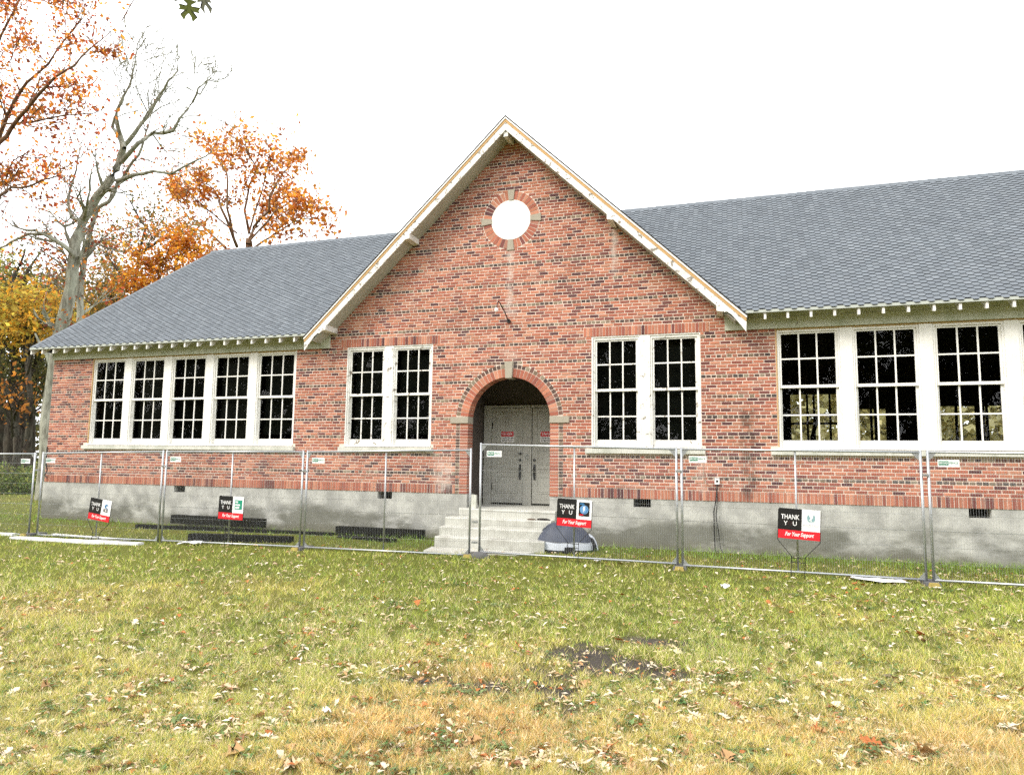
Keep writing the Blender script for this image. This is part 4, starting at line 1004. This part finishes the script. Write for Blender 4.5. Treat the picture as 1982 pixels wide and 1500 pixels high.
# ---------------------------------------------------------------- trees
TR_ = random.Random(21)
class Tree:
    def __init__(s, seed): s.r = random.Random(seed); s.wood = []; s.tips = []
    def limb(s, pts, r0, r1, spread=1.0, twigs=6, depth=2, length=2.0, wig=.12, leafy=True):
        """a limb through given points; side branches grow from it"""
        pts = [np.array(p, float) for p in pts]; dense = []
        for a, b in zip(pts[:-1], pts[1:]):
            m = max(2, int(np.linalg.norm(b-a)/.6))
            for k in range(m): dense.append(a+(b-a)*k/m+np.array([s.r.gauss(0, wig*.15) for _ in range(3)]))
        dense.append(pts[-1]); n = len(dense); rad = [r0+(r1-r0)*(i/(n-1))**.8 for i in range(n)]
        s.wood.append((dense, rad)); cnt = twigs
        for _ in range(cnt):
            f = s.r.uniform(.3, 1.0); i = min(n-2, int(f*(n-1))); d = dense[i+1]-dense[i]; d /= np.linalg.norm(d)+1e-9
            s.grow(dense[i], d, length*s.r.uniform(.5, 1.1)*(1.15-.5*f), max(.008, rad[i]*.5), depth, spread, leafy)
        s.grow(dense[-1], (dense[-1]-dense[-2])/(np.linalg.norm(dense[-1]-dense[-2])+1e-9), length*.6, r1, max(1, depth-1), spread, leafy)
    def grow(s, p, d, L, r, depth, spread, leafy=True):
        v = np.array([s.r.gauss(0, 1), s.r.gauss(0, 1), s.r.gauss(.25, .8)]); v -= v@d*d; v /= np.linalg.norm(v)+1e-9
        a = s.r.uniform(.4, .95)*spread; d = d*math.cos(a)+v*math.sin(a); m = max(3, int(L/.4)); pts = [p]
        for k in range(m):
            d = d+np.array([s.r.gauss(0, .13), s.r.gauss(0, .13), s.r.gauss(.035, .11)]); d /= np.linalg.norm(d); pts.append(pts[-1]+d*L/m)
        s.wood.append((pts, [r*(1-.75*i/m) for i in range(m+1)]))
        if leafy: s.tips += pts[max(1, m//3):]
        if depth > 1:
            for _ in range(s.r.randint(2, 4)):
                i = s.r.randint(1, m); e = pts[i]-pts[i-1]; e /= np.linalg.norm(e)+1e-9
                s.grow(pts[i], e, L*s.r.uniform(.45, .75), r*.55, depth-1, spread, leafy)
    def wood_mesh(s, name, mat, parent, n=6, minr=.013):
        mb = MB()
        for pts, rad in s.wood:
            mb.tube(pts, [max(minr, q) for q in rad], n if rad[0] > .05 else 4, cap=False)
        return mb.build(name, mat, parent, True)
def leaf_cloud(name, pts, n, spread, size, pal, parent, seed, weights=None, flat=.7):
    r = np.random.default_rng(seed); P = np.array(pts); k = r.integers(0, len(P), n); c0 = P[k]+r.normal(0, spread, (n, 3))*np.array([1, 1, flat])
    s = size*(.4+1.2*r.random(n)**1.5); a = r.normal(0, 1, (n, 3)); a /= np.linalg.norm(a, axis=1)[:, None]; b = r.normal(0, 1, (n, 3)); b -= (a*b).sum(1)[:, None]*a; b /= np.linalg.norm(b, axis=1)[:, None]
    a = a*s[:, None]; b = b*(s*r.uniform(.45, .8, n))[:, None]; V = np.empty((n, 4, 3)); bend = np.cross(a, b)/(s[:, None]+1e-9)*.35
    V[:, 0] = c0-a; V[:, 1] = c0+b+bend; V[:, 2] = c0+a; V[:, 3] = c0-b*.9+bend*.6
    pal = np.array(pal); ci = r.choice(len(pal), n, p=weights)
    clump = np.sin(P[k][:, 0]*1.7+P[k][:, 2]*1.3)*.5+.5
    col = pal[ci]*(.65+.7*r.random(n))[:, None]*(.8+.35*clump)[:, None]
    return np_mesh(name, V.reshape(-1, 3), np.arange(4*n).reshape(n, 4), col, LEAFM, parent)
def P3(l, y, jit=0.0, rr=TR_): return [at(u, v, y+rr.uniform(-jit, jit)) for u, v in l]
BARK1 = m_bark('grey_green_bark', (.17, .165, .13), (.38, .38, .31)); BARK2 = m_bark('dark_bark', (.022, .018, .015), (.07, .058, .045), la=.1); BARK3 = m_bark('brown_bark', (.09, .05, .03), (.21, .125, .07), la=.1)
def tree(name, base, label, group=None): return empty(name, tuple(base), label, 'tree', group)
ORANGE = [(.70, .29, .04), (.58, .19, .03), (.76, .40, .06), (.44, .13, .03), (.30, .11, .04)]
RED = [(.58, .15, .045), (.42, .095, .045), (.68, .26, .05), (.25, .08, .05), (.74, .38, .07)]
YELLOW = [(.66, .34, .035), (.55, .32, .05), (.40, .30, .06), (.26, .24, .06), (.62, .26, .03)]
OLIVE = [(.17, .17, .05), (.23, .20, .06), (.12, .13, .04), (.33, .22, .06), (.38, .20, .05)]
# leaning pale tree beside the school end
yT = 6.5; T = Tree(3)
def crop(l): return [(x/2.678, y/2.678) for x, y in l]
b0 = at(84, 1000, yT); b0[2] = -.2
T.limb([b0]+P3([(92, 880), (100, 760), (118, 650)]+crop([(370, 1480), (395, 1250), (430, 1150), (500, 1030), (580, 930), (620, 830), (640, 770)]), yT, .15), .37, .13, twigs=9, depth=3, length=2.4, leafy=False)
T.limb(P3(crop([(640, 770), (620, 710), (580, 660), (610, 570), (650, 490), (690, 380), (705, 300), (712, 230)]), yT, .3), .09, .02, twigs=12, depth=3, length=1.9, leafy=False)
T.limb(P3(crop([(640, 770), (700, 690), (770, 600), (830, 500), (870, 420), (920, 370)]), yT, .3), .10, .03, twigs=10, depth=3, length=2.0, leafy=False)
T.limb(P3(crop([(630, 840), (720, 745), (790, 695), (900, 680), (930, 610), (1000, 530), (1030, 460), (1090, 410)]), yT, .3), .10, .025, twigs=12, depth=3, length=2.0, leafy=False)
T.limb(P3(crop([(600, 940), (690, 910), (790, 890), (890, 900), (1000, 840), (1070, 810)]), yT, .3), .09, .025, twigs=5, depth=1, length=1.4, leafy=False)
T.limb(P3(crop([(395, 1330), (330, 1270), (230, 1215), (150, 1215), (60, 1250), (0, 1285)]), yT-.5, .3), .10, .04, twigs=5, depth=2, length=1.8)
T.limb(P3(crop([(430, 1150), (370, 1130), (350, 1050), (380, 930), (400, 830), (420, 755)]), yT, .3), .08, .02, twigs=8, depth=2, length=1.4)
tr = tree('leaning_tree', b0, 'tall leaning pale barked tree, nearly bare, with two trunks beside the school end')
T.wood_mesh('trunk', BARK1, tr, 8)
T2 = Tree(4); b2 = at(150, 1000, yT+1.2); b2[2] = -.2
T2.limb([b2]+P3([(152, 760), (155, 640)]+crop([(420, 1480), (430, 1380), (455, 1250), (480, 1150), (505, 1080), (560, 1050), (610, 960), (660, 880), (720, 800), (745, 730)]), yT+1.2, .1), .22, .045, twigs=12, depth=3, length=2.0)
T2.limb(P3(crop([(470, 1240), (490, 1290), (440, 1350), (480, 1250), (560, 1285), (640, 1310)]), yT+1, .2), .09, .03, twigs=5, depth=2, length=1.6)
T2.wood_mesh('second_trunk', BARK1, tr, 8)
tips = T.tips+T2.tips
leaf_cloud('crown', tips, 2600, .5, .07, RED, tr, 31)
# red-orange tree reaching in from outside the frame
yR = 3.5; T = Tree(9); bR = at(-260, 1000, yR); bR[2] = -.2
T.limb([bR]+P3([(-200, 700), (-120, 450), (0, 278)]+crop([(60, 670), (190, 500), (290, 400), (380, 340), (470, 250)]), yR, .3), .24, .03, twigs=14, depth=3, length=2.6)
T.limb(P3([(-60, 380), (0, 262)]+crop([(75, 520), (140, 430), (250, 330), (340, 200), (420, 100)]), yR+1, .4), .11, .02, twigs=12, depth=3, length=2.3)
T.limb(P3([(-60, 330), (0, 70), (30, 20), (60, -60)], yR+1.5, .4), .10, .03, twigs=10, depth=3, length=2.4)
T.limb(P3([(-40, 420)]+crop([(0, 1020), (60, 975), (150, 970), (230, 930), (310, 910)]), yR, .3), .08, .02, twigs=7, depth=2, length=1.5)
T.limb(P3([(-40, 330)]+crop([(20, 640), (180, 630), (330, 600), (480, 590)]), yR+.5, .3), .06, .015, twigs=9, depth=2, length=1.6)
T.limb(P3([(-120, 480)]+crop([(0, 900), (20, 960), (60, 840), (130, 800)]), yR+.5, .3), .06, .02, twigs=9, depth=2, length=1.6)
tr = tree('maple_tree', bR, 'red and orange leaved maple reaching over from beyond the fence')
T.wood_mesh('trunk', BARK3, tr, 6)
leaf_cloud('crown', T.tips, 9000, .24, .075, RED+ORANGE[:2], tr, 41)
# round orange tree behind the roof
yO = 20; T = Tree(15); zo = lambda l: [(300+x/3.145, 230+y/3.145) for x, y in l]
bO = at(482, 900, yO); bO[2] = -.2
T.limb([bO]+P3([(482, 560), (482, 470)], yO), .34, .22, twigs=0, depth=1, length=.5)
for L_, r0 in (([(575, 760), (600, 660), (690, 560), (700, 470), (750, 370), (820, 280), (850, 130)], .15), ([(500, 780), (470, 690), (400, 540), (390, 480), (330, 400), (200, 380)], .15), ([(430, 790), (290, 650), (200, 600), (140, 500), (110, 420)], .12),
              ([(575, 700), (540, 560), (580, 400), (620, 300), (560, 200), (540, 90)], .13), ([(600, 790), (700, 720), (860, 620), (980, 600), (1040, 640)], .11), ([(560, 760), (640, 600), (760, 520), (880, 440)], .10),
              ([(480, 740), (440, 540), (440, 340), (400, 280), (370, 200), (380, 120)], .12), ([(575, 740), (690, 620), (730, 560), (840, 500), (960, 540)], .09), ([(500, 700), (300, 540), (200, 440), (120, 400)], .09), ([(570, 700), (650, 430), (700, 240), (680, 130)], .09)):
    T.limb(P3(zo(L_), yO, 1.6), r0*.7, .02, twigs=9, depth=2, length=2.3)
tr = tree('orange_tree', bO, 'full orange leaved tree rising behind the shingled roof')
T.wood_mesh('trunk', BARK3, tr, 6)
leaf_cloud('crown', T.tips, 7200, .32, .12, ORANGE, tr, 51)
# low golden tree at the roof hip
yG = 15; T = Tree(19); bG = at(330, 900, yG); bG[2] = -.2
T.limb([bG]+P3([(330, 640), (330, 560)], yG), .22, .14, twigs=0, depth=1, length=.4)
for L_ in ([(330, 580), (300, 520), (260, 520)], [(330, 570), (345, 500), (380, 470)], [(335, 580), (390, 500), (410, 480)], [(330, 580), (320, 500), (330, 470)], [(330, 590), (280, 560), (240, 545)]):
    T.limb(P3(L_, yG, 1.0), .09, .02, twigs=9, depth=2, length=1.7)
tr = tree('golden_tree', bG, 'low golden orange tree showing over the roof hip')
T.wood_mesh('trunk', BARK3, tr, 6); leaf_cloud('crown', T.tips, 5200, .34, .10, [(.72, .32, .03), (.55, .17, .03), (.66, .36, .05), (.42, .15, .03)], tr, 61)
# brown twisted tree behind the hip
yB = 17; T = Tree(23); bB = at(262, 900, yB); bB[2] = -.2
T.limb([bB]+P3([(262, 620), (262, 560), (268, 500), (272, 480), (282, 440), (270, 425)], yB), .26, .06, twigs=8, depth=3, length=3.0)
T.limb(P3([(272, 490), (310, 465), (355, 450), (380, 445)], yB, .5), .10, .03, twigs=9, depth=2, length=2.2)
T.limb(P3([(262, 560), (225, 520), (205, 490), (190, 480)], yB, .5), .10, .03, twigs=9, depth=2, length=2.4)
tr = tree('oak_tree', bB, 'olive and rust leaved tree with a twisted dark stem behind the hip')
T.wood_mesh('trunk', BARK2, tr, 6); leaf_cloud('crown', T.tips, 4200, .5, .09, OLIVE+[(.45, .25, .06)]+RED[:1], tr, 71)
# yellow and green trees beyond the fence at the edge of the wood
for nm, u, v, y_, sp, n_, pal, seed, lb in (('yellow_tree', 55, 605, 12, (66, 45), 6000, YELLOW[:3]+[(.50, .42, .07)], 81, 'bright yellow orange tree beside the school corner'),
                                   ('green_tree', 2, 570, 16, (85, 80), 9000, OLIVE[:3]+[(.30, .30, .06), (.55, .42, .06), (.36, .36, .07)], 82, 'green and gold tree with dark double trunk at the edge of the wood'),
                                   ('rust_tree', 30, 760, 10.5, (30, 20), 260, [(.46, .17, .03), (.52, .22, .04), (.30, .12, .03)], 83, 'low rust orange bough tree beneath the yellow tree'),
                                   ('brown_tree', 135, 580, 24, (75, 55), 7000, [(.25, .17, .06), (.30, .18, .06), (.2, .16, .06), (.14, .11, .04)], 84, 'brown leaved tree far behind the leaning pale trunk'),
                                   ('brown_tree', 215, 560, 22, (45, 75), 5500, [(.30, .20, .05), (.36, .20, .05), (.22, .18, .05), (.15, .12, .04)], 85, 'ochre brown tree behind the forked pale trunk')):
    T = Tree(seed); bb = at(u-8, 940, y_); bb[2] = -.2; top = at(u, v, y_)
    T.limb([bb, bb*.6+top*.4+np.array([.3, 0, 0]), top], .36 if nm == 'green_tree' else .22, .08, twigs=4, depth=1, length=1.5)
    for k in range(11):
        a = k/11*6.28+T.r.uniform(-.3, .3); e = at(u+sp[0]*math.cos(a)*T.r.uniform(.5, .9), v+sp[1]*math.sin(a)*T.r.uniform(.5, .9), y_+T.r.uniform(-2.5, 2.5))
        st = bb+(top-bb)*T.r.uniform(.55, .95); T.limb([st, (st+e)/2+np.array([0, 0, .4]), e], .08, .02, twigs=6, depth=2, length=1.7*min(1, sp[0]/60))
    tr = tree(nm, bb, lb); T.wood_mesh('trunk', BARK2, tr, 6); leaf_cloud('crown', T.tips, n_, .55, .11, pal, tr, seed)
# dark trunks in the shade beyond the fence
for u, w_, y_, lb in ((22, .34, 13, 'thickest dark trunk in the shade of the wood'), (45, .30, 14, 'dark ivy trunk standing between two others in the wood'), (66, .16, 15.5, 'slim dark trunk in the wood nearest the school corner')):
    T = Tree(int(u)); b_ = at(u, 905, y_); b_[2] = -.3
    T.limb([b_]+P3([(u-2, 840), (u+3, 740), (u+8, 640), (u+2, 540)], y_, .3), w_, w_*.4, twigs=12, depth=2, length=3.0)
    tr = tree('dark_tree', b_, lb); T.wood_mesh('trunk', BARK2, tr, 7); leaf_cloud('crown', T.tips, 3000, .6, .10, [(.10, .11, .04), (.13, .13, .045), (.08, .085, .03), (.18, .16, .05)], tr, int(u)+7)
# shrubs under the trees
for k, (u, y_, rw, rh) in enumerate(((8, 9, 1.7, 1.3), (45, 9.5, 1.6, 1.1), (80, 10.5, 1.2, 1.2))):
    b_ = at(u, 950, y_); b_[2] = 0; r = np.random.default_rng(90+k); n_ = 260
    a = r.uniform(0, 6.28, n_); q = np.sqrt(r.random(n_)); hh = r.random(n_)
    pts = np.stack([b_[0]+rw*q*np.cos(a), b_[1]+rw*.7*q*np.sin(a), rh*hh*(1.05-.7*q**2)], 1)
    sb = empty('shrub', tuple(b_), ['low light green shrub against the dark thick trunk', 'low light green shrub between the shaded trunks', 'low green shrub beside the school corner'][k], 'shrub', 'shrubs under the trees')
    st = MB()
    for j in range(9): p = pts[j*7]; st.tube([(b_[0], b_[1], -.05), ((b_[0]+p[0])/2, (b_[1]+p[1])/2, p[2]*.6), tuple(p)], .012, 4)
    st.build('stem', BARK2, sb); leaf_cloud('foliage', pts, 3200, .16, .06, [(.16, .24, .05), (.22, .28, .07), (.11, .17, .04), (.28, .27, .08)], sb, 95+k)
# far woodland mass: behind the school end, and across the lawn behind the camera (mirrored in the panes)
def woods(name, label, xs, ys, zs, n, size, pal, seed, gaps=.0):
    r = np.random.default_rng(seed); m = 900; x = r.uniform(xs[0], xs[1], m); y = r.uniform(ys[0], ys[1], m)
    top = np.where((x < -50) & (ys[0] < 0), .40+.75*sm(.35, .6, vnoise(x, x, 4.0, 77)), 1.0)*(zs[0]+(zs[1]-zs[0])*(vnoise(x, y, 6, seed)*.7+vnoise(x, y, 2.2, seed+1)*.3)); z = top*r.random(m)**.8
    keep = vnoise(x, z, 3.0, seed+4) > gaps; P = np.stack([x, y, z], 1)[keep]
    o = leaf_cloud(name, P, n, 1.0, size, pal, None, seed, flat=.8); return tag(o, label, 'woods', kind='stuff')
woods('woodland', 'brown and olive woodland far behind the trees beyond the school end', (-75, -38), (38, 46), (8, 15), 15000, .24, [(.09, .10, .035), (.12, .12, .04), (.07, .075, .03), (.16, .14, .05), (.18, .12, .045)], 101, .38)
woods('thicket', 'pale olive thicket behind the school, glimpsed through the classroom', (-2, 36), (26, 34), (9, 12), 70000, .23, [(.60, .57, .34), (.66, .61, .37), (.54, .51, .28), (.66, .58, .32)], 102)
woods('tree_line', 'dark line of trees across the lawn facing the school, mirrored in the panes', (-80, 45), (-52, -44), (13, 20), 60000, .5, [(.045, .05, .022), (.06, .06, .028), (.04, .045, .02), (.09, .06, .025)], 103, .04)
# oak bough over the camera, one leaf spray hanging into view
oak = empty('oak_bough_tree', (-.5, -19.0, 0), 'green lobed oak leaves hanging at the top edge from an overhead bough', 'tree')
CP = CAM+ray(363, -6)/np.linalg.norm(ray(363, -6))*4.0
T = Tree(77)
T.wood.append(([np.array(p) for p in ((-.5, -19., -.3), (-.45, -18.9, 2.5), (-.3, -18.5, 5.0), (0, -18.2, 7.5), (0, -18, 10))], [.38, .33, .28, .2, .1]))
T.wood.append(([np.array(p) for p in ((-.3, -18.5, 5.0), (.4, -16.5, 6.2), (1.2, -14.0, 6.3), (CP[0]-.5, CP[1]-.9, 5.6), (CP[0]-.05, CP[1]-.1, CP[2]+.55), (CP[0]+.0, CP[1], CP[2]+.12))], [.16, .12, .08, .03, .012, .004]))
T.wood_mesh('trunk', BARK2, oak, 8)
OAKL = m_attr('oak_leaf', .5, .3, .25)
def oak_leaf(P, L, ang, col, yaw):
    pr = [(0, 0), (.04, .1), (.20, .14), (.26, .08), (.24, .2), (.08, .3), (.10, .38), (.32, .44), (.42, .36), (.36, .52), (.42, .62), (.12, .60), (.11, .66), (.26, .84), (.34, .80), (.22, .96), (.16, 1.04), (.10, .84), (.03, .74)]
    pl = [(-a*1.02, b+.01) for a, b in pr[1:][::-1]]; pts = pr+[(0, .72)]+pl; mb = MB()
    ca, sa = math.cos(ang), math.sin(ang); ex = np.array(RT)*math.cos(yaw)+np.array(FW)*math.sin(yaw); vs = []
    for a, b in pts:
        x, z = a*ca-b*sa, a*sa+b*ca; vs.append(np.array(P)+L*(x*ex+z*np.array(UP)+.12*a*a*np.array(FW)))
    c = len(vs); vs.append(np.array(P)+L*.4*(-sa*ex+ca*np.array(UP))); n = len(pts)
    mb.add(vs, [(i, (i+1) % n, c) for i in range(n)], col); mb.build('leaf', OAKL, oak, True, True)
oak_leaf(CP+np.array([0, 0, .0])+RT*.01, .112, math.pi-.05, (.115, .135, .022), .3)
oak_leaf(CP+np.array([0, 0, .06])+RT*.05, .12, math.pi+.45, (.10, .10, .05), 1.2)
oak_leaf(CP+np.array([0, 0, .10])-RT*.055, .12, math.pi-.3, (.09, .09, .05), 1.3)
